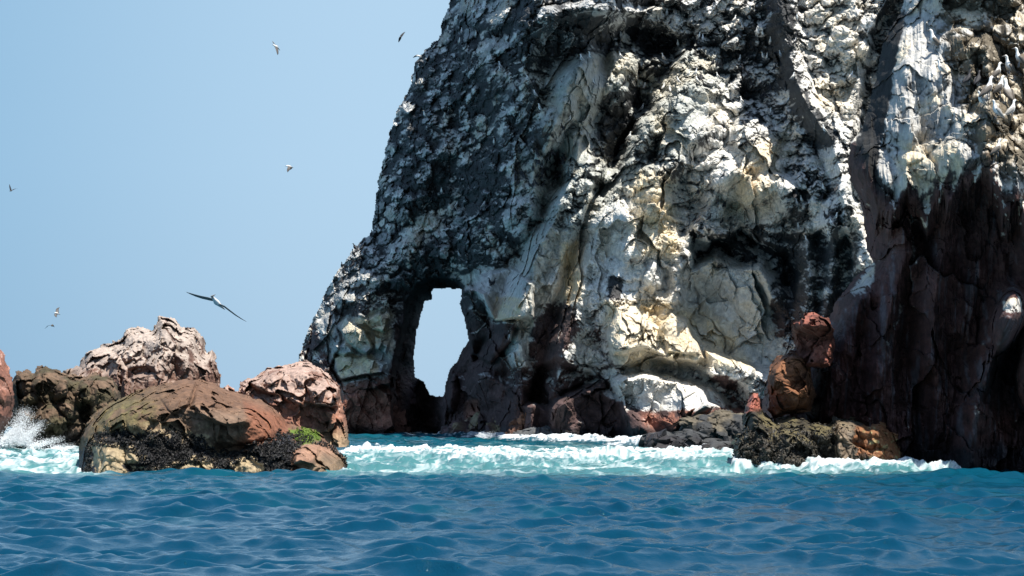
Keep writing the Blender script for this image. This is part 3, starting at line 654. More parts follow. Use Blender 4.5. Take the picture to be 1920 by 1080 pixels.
def c4(u, v, n1, n2, N, P):
    c = one(BROWN*.6, u)
    c = mixc(c, [.125, .085, .05], sm(380, 230, u+30*n1)*.9)
    c = mixc(c, [.17, .12, .085], area(u, v, [(330, 765), (460, 770), (440, 850), (380, 850), (320, 800)], 18)*.7)
    c = mixc(c, [.20, .08, .045], area(u, v, [(460, 750), (545, 790), (530, 830), (440, 840), (470, 790)], 10)*.9)
    c = mixc(c, np.array([.12,.125,.03],f32), np.clip(area(u, v, [(175, 772), (235, 745), (290, 760), (280, 800), (190, 800)], 18)*sm(-.2, .3, n1+.5*n2+.1), 0, 1)*.4)
    c = mixc(c, OLIVE, sm(-.1, .4, n1)*sm(300, 200, u)*.6)
    band = np.interp(u, [150, 200, 260, 320, 380, 420, 470, 540, 600, 650], [838, 806, 814, 806, 826, 856, 836, 806, 824, 850])
    fr = sm(-16, 4, v-band+22*n2+14*n1)
    c = mixc(c, TAN*.95, np.clip(fr*(1-sm(2, 14, v-band+22*n2+14*n1))*area(u, v, [(240, 780), (440, 790), (430, 870), (250, 860)], 10), 0, 1)*.8)
    blk = sm(2, 12, v-band+20*n2+14*n1)
    c = mixc(c, BLACK, blk)
    for p in [[(170, 832), (230, 836), (275, 858), (235, 878), (240, 900), (172, 900)], [(350, 868), (400, 860), (408, 900), (300, 900), (330, 874)], [(250, 876), (320, 874), (330, 900), (250, 900)], [(438, 868), (470, 858), (496, 868), (500, 900), (436, 900)]]:
        c = mixc(c, TAN, area(u+16*n2, v+14*n1+3, p, 3)*.9)
    c = mixc(c, [.30, .17, .11], area(u+10*n2, v+10*n1, [(550, 850), (572, 826), (612, 836), (640, 856), (646, 900), (545, 900)], 4)*.95)
    c = mixc(c, TAN*.4, area(u, v, [(600, 850), (650, 855), (650, 900), (560, 900), (575, 880)], 10)*.7)
    c = mixc(c, MOSS*.8, area(u+14*n2, v+8*n1, [(545, 803), (570, 800), (600, 812), (598, 828), (560, 830), (556, 815)], 4))
    return c, np.clip(blk*.5+.1, 0, 1)
o = simple_rock('mossy_boulder', BLD, 93, 1.0, s4, c4, M_NEAR, 3, .8, 421, 60, 3.4, .03, 12, .7, rough=.75, knob=.14, lean=1.4)
tag(o, 'large smooth brown boulder with green moss and a black mussel skirt, foremost in the water', 'boulder')
boulder_obj = o
# mussel crust: clumps standing off the boulder
def crust(name, grid, poly_fn, n, size, seed, mat, colr, label, host):
    rnd = random.Random(seed); V_ = []; Fc = []; cl = []
    x0, y0, sx, sy, Y, N, m = GRIDS[grid]
    H, W_ = Y.shape
    for _ in range(n*30):
        if len(V_) >= n*8: break
        u = rnd.uniform(x0, x0+sx*(W_-1)); v = rnd.uniform(y0, y0+sy*(H-1))
        if not poly_fn(u, v): continue
        y_, ok, nn, i, j = look(grid, u, v)
        if not ok: continue
        p = at(u, v, y_); nn = Vector([float(a) for a in nn]); s = size*rnd.uniform(.5, 1.5)
        d = (nn+Vector((rnd.uniform(-.7, .7), rnd.uniform(-.7, .7), rnd.uniform(-.9, .5)))).normalized()
        t = d.orthogonal().normalized(); b = d.cross(t); a = rnd.random()*6.28
        t, b = t*math.cos(a)+b*math.sin(a), b*math.cos(a)-t*math.sin(a)
        k = len(V_)
        for (q, r_) in ((-.3, .45), (.55, .55)):
            for e in range(3):
                an = e*2.094
                V_.append(p+d*s*q+(t*math.cos(an)*.5+b*math.sin(an))*s*r_)
        V_.append(p+d*s*1.3); V_.append(p-d*s*.4)
        for e in range(3):
            f = (e+1) % 3
            Fc += [(k+e, k+f, k+3+f), (k+e, k+3+f, k+3+e), (k+3+e, k+3+f, k+6)]
        c = colr(rnd)
        cl += [c]*8
    o = mesh_obj(name, np.array([tuple(a) for a in V_]), np.array(Fc), np.array(cl), mat, False)
    o.location = o.location-host.location; o.parent = host
    return tag(o, label, None, kind='stuff')
def band_y(u): return np.interp(u, [150, 200, 260, 320, 380, 420, 470, 540, 600, 650], [836, 804, 808, 800, 820, 846, 832, 803, 822, 848])+5*math.sin(u*.13)+4*math.sin(u*.31)
BP = [[(172, 836), (230, 838), (262, 860), (240, 900), (172, 900)], [(350, 870), (400, 864), (404, 900), (250, 900)], [(440, 870), (470, 860), (494, 870), (498, 900), (438, 900)], [(552, 850), (572, 830), (608, 838), (645, 862), (645, 900), (550, 900)]]
def in_black(u, v):
    if v < band_y(u)+3 or v > 890 or u < 160: return False
    U = np.array([u]); V = np.array([v])
    return not any(inside(U, V, p)[0] for p in BP)
crust('mussel_crust', 'mossy_boulder', in_black, 7500, .05, 5, M_NEAR, lambda r: (lambda k: (k, k*.95, k*.9, .45))(r.choice([.006, .008, .012, .018, .05])),
      'black mussel crust banding the lower half of the mossy boulder', boulder_obj)
def in_moss(u, v): return ((u-573)/27)**2+((v-815)/13)**2 < 1+.3*math.sin(u*.5)
crust('moss_tuft', 'mossy_boulder', in_moss, 900, .045, 15, M_NEAR, lambda r: (lambda k: (k*.62, k, k*.12, 0))(r.choice([.08, .12, .17, .22])), 'bright green tuft of weed on the right shoulder', boulder_obj)

# ================================================================== RED BOULDERS, MUSSEL LEDGE AND BASE ROCKS
def cr(base, topc, wet=0.0):
    def f(u, v, n1, n2, N, P):
        c = one(base, u); c = mixc(c, topc, sm(-.15, .25, n1+.5*(N[..., 2]-.2)))  # lit top and shadowed lower part are painted into the colour
        return c, np.full(u.shape, wet, f32)
    return f
def dome(cx, cy, rx, ry, h):
    return lambda u, v: blob(u, v, cx, cy, rx, ry, h, 0, .6)
o = simple_rock('round_boulder', [(1446, 690), (1458, 668), (1484, 658), (1510, 667), (1522, 690), (1526, 722), (1532, 740), (1518, 772), (1476, 778), (1452, 790), (1440, 770), (1442, 716)], 93, .9, dome(1484, 715, 46, 56, 1.2), cr([.09, .04, .02], [.21, .09, .042], .2), M_NEAR, 4, .75, 451, 16, .8, .1, sk=.5, knob=.3)
tag(o, 'round orange-brown boulder sitting on the ledge, lower of the two beside the dark wall', 'boulder')
o = simple_rock('jutting_boulder', [(1482, 612), (1500, 594), (1530, 588), (1552, 595), (1564, 612), (1566, 650), (1560, 690), (1500, 690), (1490, 650)], 92.5, .9, lambda u, v: .9-1.5*sm(606, 640, v)+.5*sm(1490, 1550, u), cr([.10, .035, .025], [.24, .085, .06], .2), M_NEAR, 5, .75, 471, 12, .6, .08, sk=.5, knob=.3)
tag(o, 'flat-topped red boulder jutting from the dark wall, upper of the two', 'boulder')
LED = [(1372, 925), (1376, 835), (1392, 806), (1396, 760), (1410, 738), (1424, 738), (1432, 772), (1456, 790), (1486, 778), (1520, 792), (1556, 800), (1572, 786), (1598, 784), (1626, 796), (1652, 792), (1674, 806), (1680, 826), (1694, 850), (1704, 925)]
def s5(u, v):
    h = plate(u, v, [(1568, 786), (1640, 790), (1690, 806), (1692, 925), (1566, 925)], 1.0, 0, .4, 8)
    h += blob(u, v, 1480, 865, 60, 60, 1.4, -20, .6)+blob(u, v, 1408, 830, 40, 60, .9, 0, .6)+blob(u, v, 1520, 810, 60, 30, .5)
    return h
def c5(u, v, n1, n2, N, P):
    c = one([.035, .03, .022], u)
    c = mixc(c, [.12, .10, .05], sm(.15, .5, n1*.7+.6*N[..., 2]-.15)*sm(850, 800, v))
    c = mixc(c, [.27, .20, .14], area(u, v, [(1566, 786), (1600, 790), (1600, 880), (1568, 880)], 6)*.5)
    c = mixc(c, [.23, .095, .04], area(u+14*n2, v+10*n1, [(1600, 792), (1676, 796), (1690, 850), (1650, 866), (1606, 850)], 5)*.85)
    c = mixc(c, [.24, .21, .10], sm(.15, .4, n2)*area(u, v, [(1620, 800), (1690, 800), (1690, 870), (1620, 870)], 6)*.8)
    c = mixc(c, [.30, .10, .07], area(u, v, [(1398, 740), (1424, 735), (1428, 765), (1400, 775)], 5))
    return c, np.full(u.shape, .55, f32)
o = simple_rock('mussel_ledge', LED, 91.2, 1.0, s5, c5, M_NEAR, 7, .6, 491, 20, 1.3, .1, sk=.6, knob=.45, lean=.8)
tag(o, 'low mussel-black and rust-streaked rock ledge under the round boulder, waves breaking on it', 'rock ledge')
ledge_obj = o
tag(o, 'low mussel-black and rust-streaked rock ledge under the round boulder, waves breaking on it', 'rock ledge')
def in_ledge(u, v): return v > 800+10*math.sin(u*.3) and v < 890 and 1376 < u < 1566
crust('mussel_cluster', 'mussel_ledge', in_ledge, 1800, .05, 8, M_NEAR, lambda r: (lambda k: (k, k*.92, k*.8, .75))(r.choice([.01, .018, .03, .08])),
      'black mussels crusting the seaward end of the low rock ledge', ledge_obj)

def boulder(name, u, v, Y, rx, ry, rz, seed, col, top, label, group=None, rough_top=.0):
    """free-standing faceted stone, radii in metres"""
    n = 72; th = np.linspace(0, 2*math.pi, 2*n, endpoint=False); ph = np.linspace(.0, math.pi, n)
    T, Pp = np.meshgrid(th, ph)
    d = np.stack([np.sin(Pp)*np.cos(T), np.sin(Pp)*np.sin(T), np.cos(Pp)], -1).astype(f32)
    p = at(u, v, Y); X = d*np.array([rx, ry, rz], f32)
    w1 = worley(X[..., 0]/(rx*.9)+seed, X[..., 1]/(rx*.9), X[..., 2]/(rx*.9), seed); w2 = worley(X[..., 0]/(rx*.4), X[..., 1]/(rx*.4)+seed, X[..., 2]/(rx*.4), seed+1)
    k = 1+.55*w1[3]+.18*w1[2]+.3*w2[3]-.07*(1-sm(0, .07, w2[1]-w2[0]))+.16*fbm(X[..., 0]/rx*1.5, X[..., 1]/rx*1.5, X[..., 2]/rx*1.5, seed+2, 4)
    X = X*k[..., None]+np.array(p, f32)
    n1 = fbm(X[..., 0], X[..., 1], X[..., 2], seed+4, 4); n2 = fbm(X[..., 0]*4, X[..., 1]*4, X[..., 2]*4, seed+5, 3)
    c = one(col, n1); c = mixc(c, top, sm(-.1, .3, n1+.6*(d[..., 2]-.3)))*(1+.4*n2)[..., None]
    C = np.concatenate([np.clip(c, .008, .8), np.full(n1.shape+(1,), .35, f32)], -1)
    H, W_ = T.shape; idx = np.arange(H*W_).reshape(H, W_); nx = np.roll(idx, -1, 1)
    fs = np.stack([idx[:-1], idx[1:], nx[1:], nx[:-1]], -1).reshape(-1, 4)
    o = mesh_obj(name, X.reshape(-1, 3), fs, C.reshape(-1, 4), M_MID, False)
    return tag(o, label, 'rock', group)
g_base = 'small rocks along the foot of the cliff'
boulder('shore_rock', 868, 815, 200, 1.5, 1.5, .9, 11, DARK, PURP*1.5, 'dark stone at the right foot of the arch opening', g_base)
boulder('shore_rock', 905, 812, 197, 1.9, 1.6, 1.2, 12, PURP, TAN*.7, 'pale-topped brown stone at the cliff foot just right of the arch', g_base)
boulder('shore_rock', 952, 812, 192, 1.3, 1.3, 1.3, 13, PURP, TAN*.8, 'squarish tan stone at the cliff foot beside the rust-streaked block', g_base)
boulder('shore_rock', 992, 812, 187, 1.2, 1.4, 1.6, 14, [.12, .06, .04], [.24, .125, .08], 'rust-streaked orange block standing at the cliff foot', g_base)
boulder('shore_rock', 1030, 826, 184, 2.2, 1.6, .9, 15, DARK, DARK*1.6, 'black wet rock between the orange block and the white block', g_base)
boulder('shore_rock', 722, 800, 212, 1.6, 1.4, 1.6, 16, RED*.7, RED*1.1, 'red stone at the left foot of the arch', g_base)
boulder('shore_rock', 1250, 852, 122, 1.1, 1.2, .75, 17, BLACK, BLACK*2, 'low black rock awash in foam, leftmost in the breakers', g_base)
boulder('shore_rock', 1290, 836, 135, 1.9, 1.6, .6, 18, BLACK*1.3, DARK*.8, 'long flat wet rock shelf below the white block', g_base)
boulder('shore_rock', 1345, 815, 140, 1.8, 1.6, 1.1, 19, DARK*.6, [.12, .10, .07], 'sloping grey-brown rock between the shelf and the mussel ledge', g_base)
boulder('shore_rock', 1372, 846, 110, 1.0, 1.0, .5, 20, BLACK*1.3, DARK, 'small black rock beside the mussel ledge in white water', g_base)

# ================================================================== THE SEA
def sea():
    cols = 900
    tanx = np.linspace(-.36, .36, cols, dtype=f32); tanx = tanx*(.62+.38*(np.abs(tanx)/.36)**2)/1.0
    ys = [8.0]
    while ys[-1] < 420: 
        y = ys[-1]; ys.append(y+(.16 if y < 24 else .075 if y < 70 else .11 if y < 120 else .25 if y < 220 else .8))
    while ys[-1] < 30000: ys.append(ys[-1]*1.06)
    ys = np.array(ys, f32)
    TX, Y = np.meshgrid(tanx, ys); X = TX*Y
    rs = np.random.RandomState(4)
    Z = np.zeros_like(X); DX = np.zeros_like(X); DY = np.zeros_like(X)
    px = np.maximum(Y*.0003, 0)
    # wind chop: many short crested trains, mostly running along the view
    def trains(n, l0, l1, amp, spread, mean):
        nonlocal Z, DX, DY
        for i in range(n):
            lam = l0*(l1/l0)**rs.rand(); k = 2*math.pi/lam; a = mean+spread*rs.randn()
            dx, dy = math.cos(a), math.sin(a); ph = rs.rand()*6.28
            A = amp*lam*(.6+.8*rs.rand())/math.sqrt(n)
            fade = np.clip(1.7-Y/(lam*190), 0, 1) if lam < 1.2 else np.ones(1, f32)
            arg = k*(dx*X+dy*Y)+ph
            s, c = np.sin(arg), np.cos(arg)
            Z += A*c*fade; DX -= .6*A*dx*s*fade; DY -= .6*A*dy*s*fade
    trains(44, .3, .8, .050, .85, -1.75)
    trains(44, .8, 1.9, .054, .7, -1.7)
    trains(26, 1.9, 5, .028, .5, -1.65)
    trains(6, 9, 22, .006, .35, -1.6)
    gate = np.clip(.85+.75*perlin(X/4, Y/7, 0*X, 7)+.35*perlin(X/1.5, Y/2.5, 0*X, 8), .25, 1.15)
    Z *= gate*np.clip(1.5-Y/400, .0, 1)*sm(30000, 300, Y)
    # breakers: where they are
    flatV = HZ+F*CH/Y; Ug = 960+F*X/Y
    n1 = fbm(X/2.5, Y/6, 0*X, 301, 4, .6); n2 = fbm(X/.6, Y/1.6, 0*X, 303, 4, .65); n3 = fbm(X/.18, Y/.5, 0*X, 307, 3, .6)
    uu = Ug+10*n2; vv = flatV+4.5*n1+2.5*n2+3*perlin(X/4, 0*X, 0*X, 311)
    def band(pts, w0):
        d, t, s = pd(uu, vv*3, [(p[0], p[1]*3, p[2] if len(p) > 2 else 1) for p in pts])
        k = np.interp(t, range(len(pts)), [p[2] if len(p) > 2 else 1 for p in pts])
        return np.clip(1-d/(w0*3*k+.01), 0, 1)
    near = Y < 400
    turq = np.zeros_like(X); foam = np.zeros_like(X); sheet = np.zeros_like(X); lift = np.zeros_like(X)
    tq = np.maximum.reduce([band([(640, 876, 1), (760, 874, 1.2), (900, 868, 1.3), (1060, 866, 1.5), (1250, 872, 1.3), (1450, 874, 1.2), (1620, 880, .8), (1780, 886, .5)], 26),
                            band([(-60, 868, 1), (60, 868, 1), (170, 872, 1)], 36)])
    turq = sm(.05, .6, tq)
    for pts, w0, k in [([(640, 868, .9), (690, 862, 1.3), (740, 868, 1), (900, 873, .8), (1050, 874, .8), (1210, 874, .9), (1380, 872, .9)], 7, .8),
                       ([(650, 856, .6), (720, 850, .9), (830, 856, .5), (940, 851, .9), (1000, 856, .6), (1060, 862, .6), (1100, 854, .9), (1220, 858, 1)], 6, .78),
                       ([(830, 816, .6), (880, 819, 1), (960, 824, 1.1), (1060, 828, 1.2), (1130, 830, 1.2), (1200, 832, 1.1), (1290, 838, .9)], 4, 1.05),
                       ([(1150, 862, .6), (1260, 868, 1), (1380, 858, 1.3), (1450, 866, 1.3), (1500, 872, 1.2)], 9, .85),
                       ([(1300, 850, 1), (1400, 852, 1.2), (1460, 870, 1)], 6, .9),
                       ([(1380, 886, .4), (1460, 887, .8), (1540, 887, 1.2), (1640, 888, 1.0), (1720, 889, .9), (1800, 891, .4)], 5, .95),
                       ([(-60, 884, 1), (40, 879, 1.1), (90, 874, 1), (150, 868, .6)], 5, .85),
                       ([(-60, 838, 1), (20, 836, 1.3), (90, 838, 1.2), (140, 844, .7)], 12, .8),
                       ([(-60, 858, 1), (40, 860, .8), (130, 852, .7)], 3.5, .7),
                       ([(140, 882, .7), (165, 886, .7)], 6, .6),
                       ([(640, 884, .6), (665, 884, .6)], 5, .5)]:
        b = band(pts, w0)*k
        foam = np.maximum(foam, b)
    brk = band([(600, 870, 1), (760, 866, 1.0), (1000, 870, 1), (1300, 874, 1), (1700, 884, 1)], 16)
    lift += .30*sm(0, 1, brk)+sm(0, 1, foam)*.20*(.6+.8*np.clip(n1+.5, 0, 1.5))
    lift += .12*sm(0, .8, foam)*(n2+.35*n3+.3)
    lift += .10*band([(1360, 887, .3), (1450, 887, .5), (1520, 886.5, 1.1), (1570, 887, .9), (1640, 888, .9), (1720, 889, .6), (1800, 891, .3)], 4.5)*(1+.9*n2+.4*n3)
    Z += lift*near
    fm = sm(.25, .85, foam*.95+.55*n2+.5*n3-.05*(foam < .02))*(foam > .01)
    lace = 1-np.abs(fbm(X/1.1+.5*n2, Y/2.4, 0*X, 313, 3, .6))*3.2
    fm = np.maximum(fm, turq*np.clip(sm(.05, .8, n2*.7+n1*.4+n3*.45)+.75*sm(.45, 1, lace+.4*n1)*sm(-.4, .3, n1), 0, 1)*.8)
    # bright specks of foam at sea
    C = np.zeros(X.shape+(4,), f32)
    deep = np.array([.001, .036, .074], f32); teal = np.array([.003, .065, .092], f32); tur = np.array([.075, .215, .22], f32)
    c = deep*np.ones_like(C[..., :3])
    c = mixc(c, teal, np.clip(sm(55, 110, Y)*.75+.35*sm(0, .5, n1)*sm(40, 60, Y), 0, 1))
    c = mixc(c, [.004, .055, .065], area(Ug, flatV+4*n2, [(-100, 830), (200, 830), (200, 888), (-100, 888)], 5)*.9)
    c = mixc(c, tur, turq*(.65+.35*sm(-.3, .4, n1+n2*.6)))
    c = mixc(c, np.array([.62, .65, .67], f32), fm*(.62+.38*sm(-.3, .35, n3+.6*n2)))
    C[..., :3] = c; C[..., 3] = np.clip(fm+.18*turq, 0, 1)
    co = np.stack([X+DX*gate, Y+DY*gate, Z], -1).reshape(-1, 3)
    H, W_ = X.shape; idx = np.arange(H*W_).reshape(H, W_)
    fs = np.stack([idx[:-1, :-1], idx[:-1, 1:], idx[1:, 1:], idx[1:, :-1]], -1).reshape(-1, 4)
    m = bpy.data.materials.new('sea_water'); m.use_nodes = True; n = m.node_tree.nodes; l = m.node_tree.links
    b = n['Principled BSDF']; at_ = n.new('ShaderNodeAttribute'); at_.attribute_name = 'Col'
    l.new(at_.outputs['Color'], b.inputs['Base Color']); b.inputs['IOR'].default_value = 1.333; b.inputs['Specular IOR Level'].default_value = .27
    mr = n.new('ShaderNodeMapRange'); mr.inputs[3].default_value = .035; mr.inputs[4].default_value = .8; l.new(at_.outputs['Alpha'], mr.inputs[0]); l.new(mr.outputs[0], b.inputs['Roughness'])
    tc = n.new('ShaderNodeTexCoord'); mp = n.new('ShaderNodeMapping'); mp.inputs['Scale'].default_value = (1, .45, 1)
    nz = n.new('ShaderNodeTexNoise'); nz.inputs['Scale'].default_value = 8.5; nz.inputs['Detail'].default_value = 6; nz.inputs['Roughness'].default_value = .68
    l.new(tc.outputs['Object'], mp.inputs[0]); l.new(mp.outputs[0], nz.inputs['Vector'])
    bp = n.new('ShaderNodeBump'); bp.inputs['Strength'].default_value = .5; bp.inputs['Distance'].default_value = .05
    l.new(nz.outputs['Fac'], bp.inputs['Height']); l.new(bp.outputs[0], b.inputs['Normal'])
    o = mesh_obj('sea', co, fs, C.reshape(-1, 4), m, origin=(0, 0, 0))
    tag(o, None, None, kind='structure')
sea()

# ------------------------------------------------------------------ spray
def flat_mat(name, rough=.6):
    m = bpy.data.materials.new(name); m.use_nodes = True; n = m.node_tree.nodes; l = m.node_tree.links
    b = n['Principled BSDF']; a = n.new('ShaderNodeAttribute'); a.attribute_name = 'Col'
    nz = n.new('ShaderNodeTexNoise'); nz.inputs['Scale'].default_value = 14; nz.inputs['Detail'].default_value = 4
    tc = n.new('ShaderNodeTexCoord'); l.new(tc.outputs['Object'], nz.inputs['Vector'])
    mr = n.new('ShaderNodeMapRange'); mr.inputs[3].default_value = .8; mr.inputs[4].default_value = 1.15; l.new(nz.outputs['Fac'], mr.inputs[0])
    mx = n.new('ShaderNodeMixRGB'); mx.blend_type = 'MULTIPLY'; mx.inputs[0].default_value = 1
    l.new(a.outputs['Color'], mx.inputs[1]); l.new(mr.outputs[0], mx.inputs[2]); l.new(mx.outputs[0], b.inputs['Base Color']); b.inputs['Roughness'].default_value = rough
    return m
M_SPR = flat_mat('spray', .5); M_BIRD = flat_mat('plumage', .7)
def spray(name, jets, label):
    rnd = random.Random(len(jets)*7+int(jets[0][0])); V_ = []; Fc = []
    for (u, v, Y, du, dv, n, sz) in jets:
        for _ in range(int(n*5)):
            t = rnd.random()**1.9; a = rnd.gauss(0, .33)
            p = at(u+du*(t*math.cos(a))+rnd.gauss(0, 3+abs(dv)*.10*(1-t*.4)), v+dv*(t*(1-.25*t))+rnd.gauss(0, 3)+abs(rnd.gauss(0, 6))*t, Y+rnd.gauss(0, .5))
            s = sz*rnd.uniform(.15, .65)*(1.2-.8*t); k = len(V_)
            for q in ((1, 0, 0), (-1, 0, 0), (0, 1, 0), (0, -1, 0), (0, 0, 1), (0, 0, -1)): V_.append(tuple(p+Vector(q)*s*rnd.uniform(.7, 1.2)))
            for (a_, b_) in ((0, 2), (2, 1), (1, 3), (3, 0)): Fc += [(k+a_, k+b_, k+4), (k+b_, k+a_, k+5)]
    c = np.tile(np.array([[.88, .9, .92, 1]], f32), (len(V_), 1))
    o = mesh_obj(name, np.array(V_), np.array(Fc), c, M_SPR)
    tag(o, label, 'spray', kind='stuff')
spray('wave_spray', [(28, 828, 126, 22, -88, 1300, .035), (40, 832, 126, 40, -60, 900, .035), (10, 835, 126, 20, -45, 900, .05), (60, 838, 126, 60, -25, 500, .04), (100, 842, 122, 40, -14, 300, .03)],
      'white spray bursting between the red rock and the lumpy rock')
spray('breaker_spray', [(1508, 868, 92.5, 20, -42, 600, .022), (1540, 872, 92.5, 22, -26, 600, .025), (1480, 872, 92.5, -26, -20, 300, .022), (1440, 862, 94, -30, -18, 400, .025), (1600, 876, 92, 10, -16, 400, .02), (1660, 880, 91, 20, -10, 300, .02),
                        (1400, 856, 108, 30, -14, 300, .03), (1330, 850, 115, -30, -10, 300, .03)], 'white spray thrown up by breakers on the mussel ledge')
spray('surf_droplets', [(690, 860, 110, 10, -12, 200, .035), (740, 862, 112, 14, -10, 120, .03), (1100, 858, 118, 6, -16, 160, .035), (945, 858, 118, 8, -10, 100, .03), (900, 818, 180, 30, -8, 150, .05), (1120, 832, 160, 30, -9, 200, .045)],
      'droplets flying off the broken wave in front of the arch')

# ================================================================== BIRDS
def tube(pts, radii, cols, n=8, flat=None):
    """closed tube through pts; radii = (side, up) pairs"""
    V_ = []; C_ = []; Fc = []
    m = len(pts); up = flat or Vector((0, 0, 1))
    for i, p in enumerate(pts):
        d = (pts[min(i+1, m-1)]-pts[max(i-1, 0)]).normalized()
        s = d.cross(up)
        if s.length < .05: s = d.cross(Vector((0, 1, 0)))
        s.normalize(); t = s.cross(d).normalized()
        a, b = radii[i]
        for e in range(n):
            an = 2*math.pi*e/n; V_.append(p+s*a*math.cos(an)+t*b*math.sin(an)); C_.append(cols[i])
    for i in range(m-1):
        for e in range(n):
            f = (e+1) % n; Fc.append((i*n+e, i*n+f, (i+1)*n+f, (i+1)*n+e))
    for base, rev in ((0, True), ((m-1)*n, False)):
        for e in range(1, n-1, 2):
            q = [base, base+e, base+e+1, base+(e+2) % n if e+2 < n else base]
            if q[3] == q[0]: q[3] = q[2]
            Fc.append(tuple(q[::-1] if rev else q))
    return V_, C_, Fc
def join(parts):
    V_, C_, Fc = [], [], []
    for v, c, f in parts:
        k = len(V_); V_ += v; C_ += c; Fc += [tuple(a+k for a in q) for q in f]
    return V_, C_, Fc
def bird_mesh(name, V_, C_, Fc):
    me = bpy.data.meshes.new(name); me.from_pydata([tuple(v) for v in V_], [], [tuple(dict.fromkeys(q)) for q in Fc])
    a = me.color_attributes.new('Col', 'FLOAT_COLOR', 'POINT')
    a.data.foreach_set('color', np.array([tuple(c)+(1,) for c in C_], f32).ravel())
    me.polygons.foreach_set('use_smooth', [True]*len(me.polygons)); me.materials.append(M_BIRD); me.update()
    return me
WH = (.80, .80, .78); GB = (.10, .085, .07); BK = (.02, .02, .024); GR = (.25, .24, .23); BL = (.16, .15, .14)
def flying(label, Y, body, wings, span, palette, neck=.0):
    """body: tail, rump, breast, neck, head, bill points in photo pixels (+ depth offset); wings: two lists shoulder..tip"""
    mt = Y/F
    P3 = lambda q: at(q[0], q[1], Y+(q[2] if len(q) > 2 else 0))
    bp = [P3(q) for q in body]; c0_ = bp[2].copy()
    L = (bp[0]-bp[-1]).length
    rr = [(.006, .004), (.05, .03), (.11, .10), (.06, .055), (.045, .042), (.006, .006)]
    sc = span
    parts = [tube([p-c0_ for p in bp], [(a*sc, b*sc) for a, b in rr], [palette['tail'], palette['rump'], palette['breast'], palette['neck'], palette['head'], palette['bill']], 10)]
    for wg in wings:
        wp = [P3(q)-c0_ for q in wg]; m = len(wp)
        ch = [.12, .15, .14, .11, .07, .01][:m] if m == 6 else list(np.interp(np.linspace(0, 1, m), [0, .25, .6, .9, 1], [.10, .12, .085, .05, .008]))
        ax = (bp[3]-bp[1]).normalized()
        cols = [tuple(palette['wing'][k]*(1-.5*i/m) for k in range(3)) for i in range(m)]
        d = (wp[-1]-wp[0]).normalized(); nrm = d.cross(ax).normalized()
        parts.append(tube(wp, [(c*sc, .014*sc*(1.2-i/m)) for i, c in enumerate(ch)], cols, 8, nrm))
    V_, C_, Fc = join(parts)
    o = bpy.data.objects.new('flying_seabird', bird_mesh('flying_seabird', V_, C_, Fc)); o.location = c0_; COL.objects.link(o)
    return tag(o, label, 'bird', 'seabirds in flight over the rocks')
pal_b = dict(tail=GB, rump=(.35, .33, .3), breast=WH, neck=WH, head=(.3, .28, .25), bill=BL, wing=(.22, .2, .18))
pal_g = dict(tail=GB, rump=GR, breast=(.45, .43, .4), neck=WH, head=WH, bill=BL, wing=(.09, .08, .075))
pal_d = dict(tail=BK, rump=BK, breast=GB, neck=GB, head=BK, bill=BK, wing=BK)
flying('large white-breasted seabird gliding with long wings above the mossy boulder', 70,
       [(422, 581, .35), (416, 576, .25), (406, 567, 0), (401, 560, -.15), (397, 556, -.22), (404, 552, -.3)],
       [[(403, 563, 0), (392, 560.5, .02), (378, 557.5, .05), (366, 554, .05), (356, 550.5, .1), (349, 547.5, .15)], [(412, 571, 0), (421, 575, .0), (430, 582, 0), (442, 591, 0), (453, 598, .05), (462, 603, .1)]], .72, pal_b)
flying('pale-headed seabird with wings swept down, highest bird left of the cliff', 140,
       [(525.5, 95, .2), (521, 90, .1), (518, 88, 0), (515.5, 86, 0), (513, 84.5, -.1), (510.5, 84, -.1)],
       [[(518, 86, .1), (516, 84, .2), (514, 82, .3), (512, 79, .35), (510.5, 77, .4)], [(518, 88, 0), (519, 92, -.2), (520, 96, -.3), (520.5, 100, -.35), (520.5, 103, -.4)]], .9, pal_g)
flying('small dark seabird banking beside the top of the cliff', 190,
       [(754.5, 68.8, 0), (753, 69, 0), (751.5, 69.2, 0), (750.5, 69.5, 0), (749.6, 69.8, 0), (748.6, 70, 0)],
       [[(751.5, 68.5, 0), (753.5, 66, .1), (755.5, 63.5, .1), (757.5, 61.5, .2), (760, 59.5, .2)], [(751, 69.5, 0), (750, 72, 0), (749, 74.5, .1), (748, 77, .1), (747.2, 79.5, .1)]], .75, pal_d)
flying('white-bodied seabird with one dark wing raised, landing at the edge of the upper cliff', 205,
       [(792, 108, 0), (789, 106, 0), (785, 105, 0), (782, 104.2, 0), (780, 104, 0), (778.5, 104.4, 0)],
       [[(786, 105, 0), (783, 103.8, .1), (780, 105, .2), (777, 106.5, .3), (774, 108.5, .3)], [(787, 105, 0), (789, 104, .2), (791, 105, .3), (793, 107, .4)]], .8, pal_b)
flying('seabird with a white neck stretched left, middle of the sky', 150,
       [(550.5, 314.6, .1), (547, 313.5, .1), (543, 312.5, 0), (540, 311, 0), (537.5, 311, -.1), (534.5, 311.4, -.1)],
       [[(543, 312, 0), (542, 315, -.2), (540.5, 318, -.3), (539.5, 320.5, -.3), (539.3, 323, -.4)], [(544, 312, .1), (546, 314, .3), (544, 317, .5), (541.5, 319, .6)]], .8, pal_g)
flying('tiny dark seabird with a raised wing near the left edge of the sky', 230,
       [(22.5, 358.4, 0), (21.6, 358.2, 0), (20.5, 358, 0), (19.6, 358.1, 0), (18.6, 358.2, 0), (17, 358.3, 0)],
       [[(20.5, 357.5, 0), (19.6, 354, .1), (18.8, 351, .1), (18.2, 348, .1), (17.5, 345, .2)], [(21, 357.5, 0), (24, 356, .3), (27, 354.5, .5), (30, 353.8, .7), (33, 353.8, .9)]], .6, pal_d)
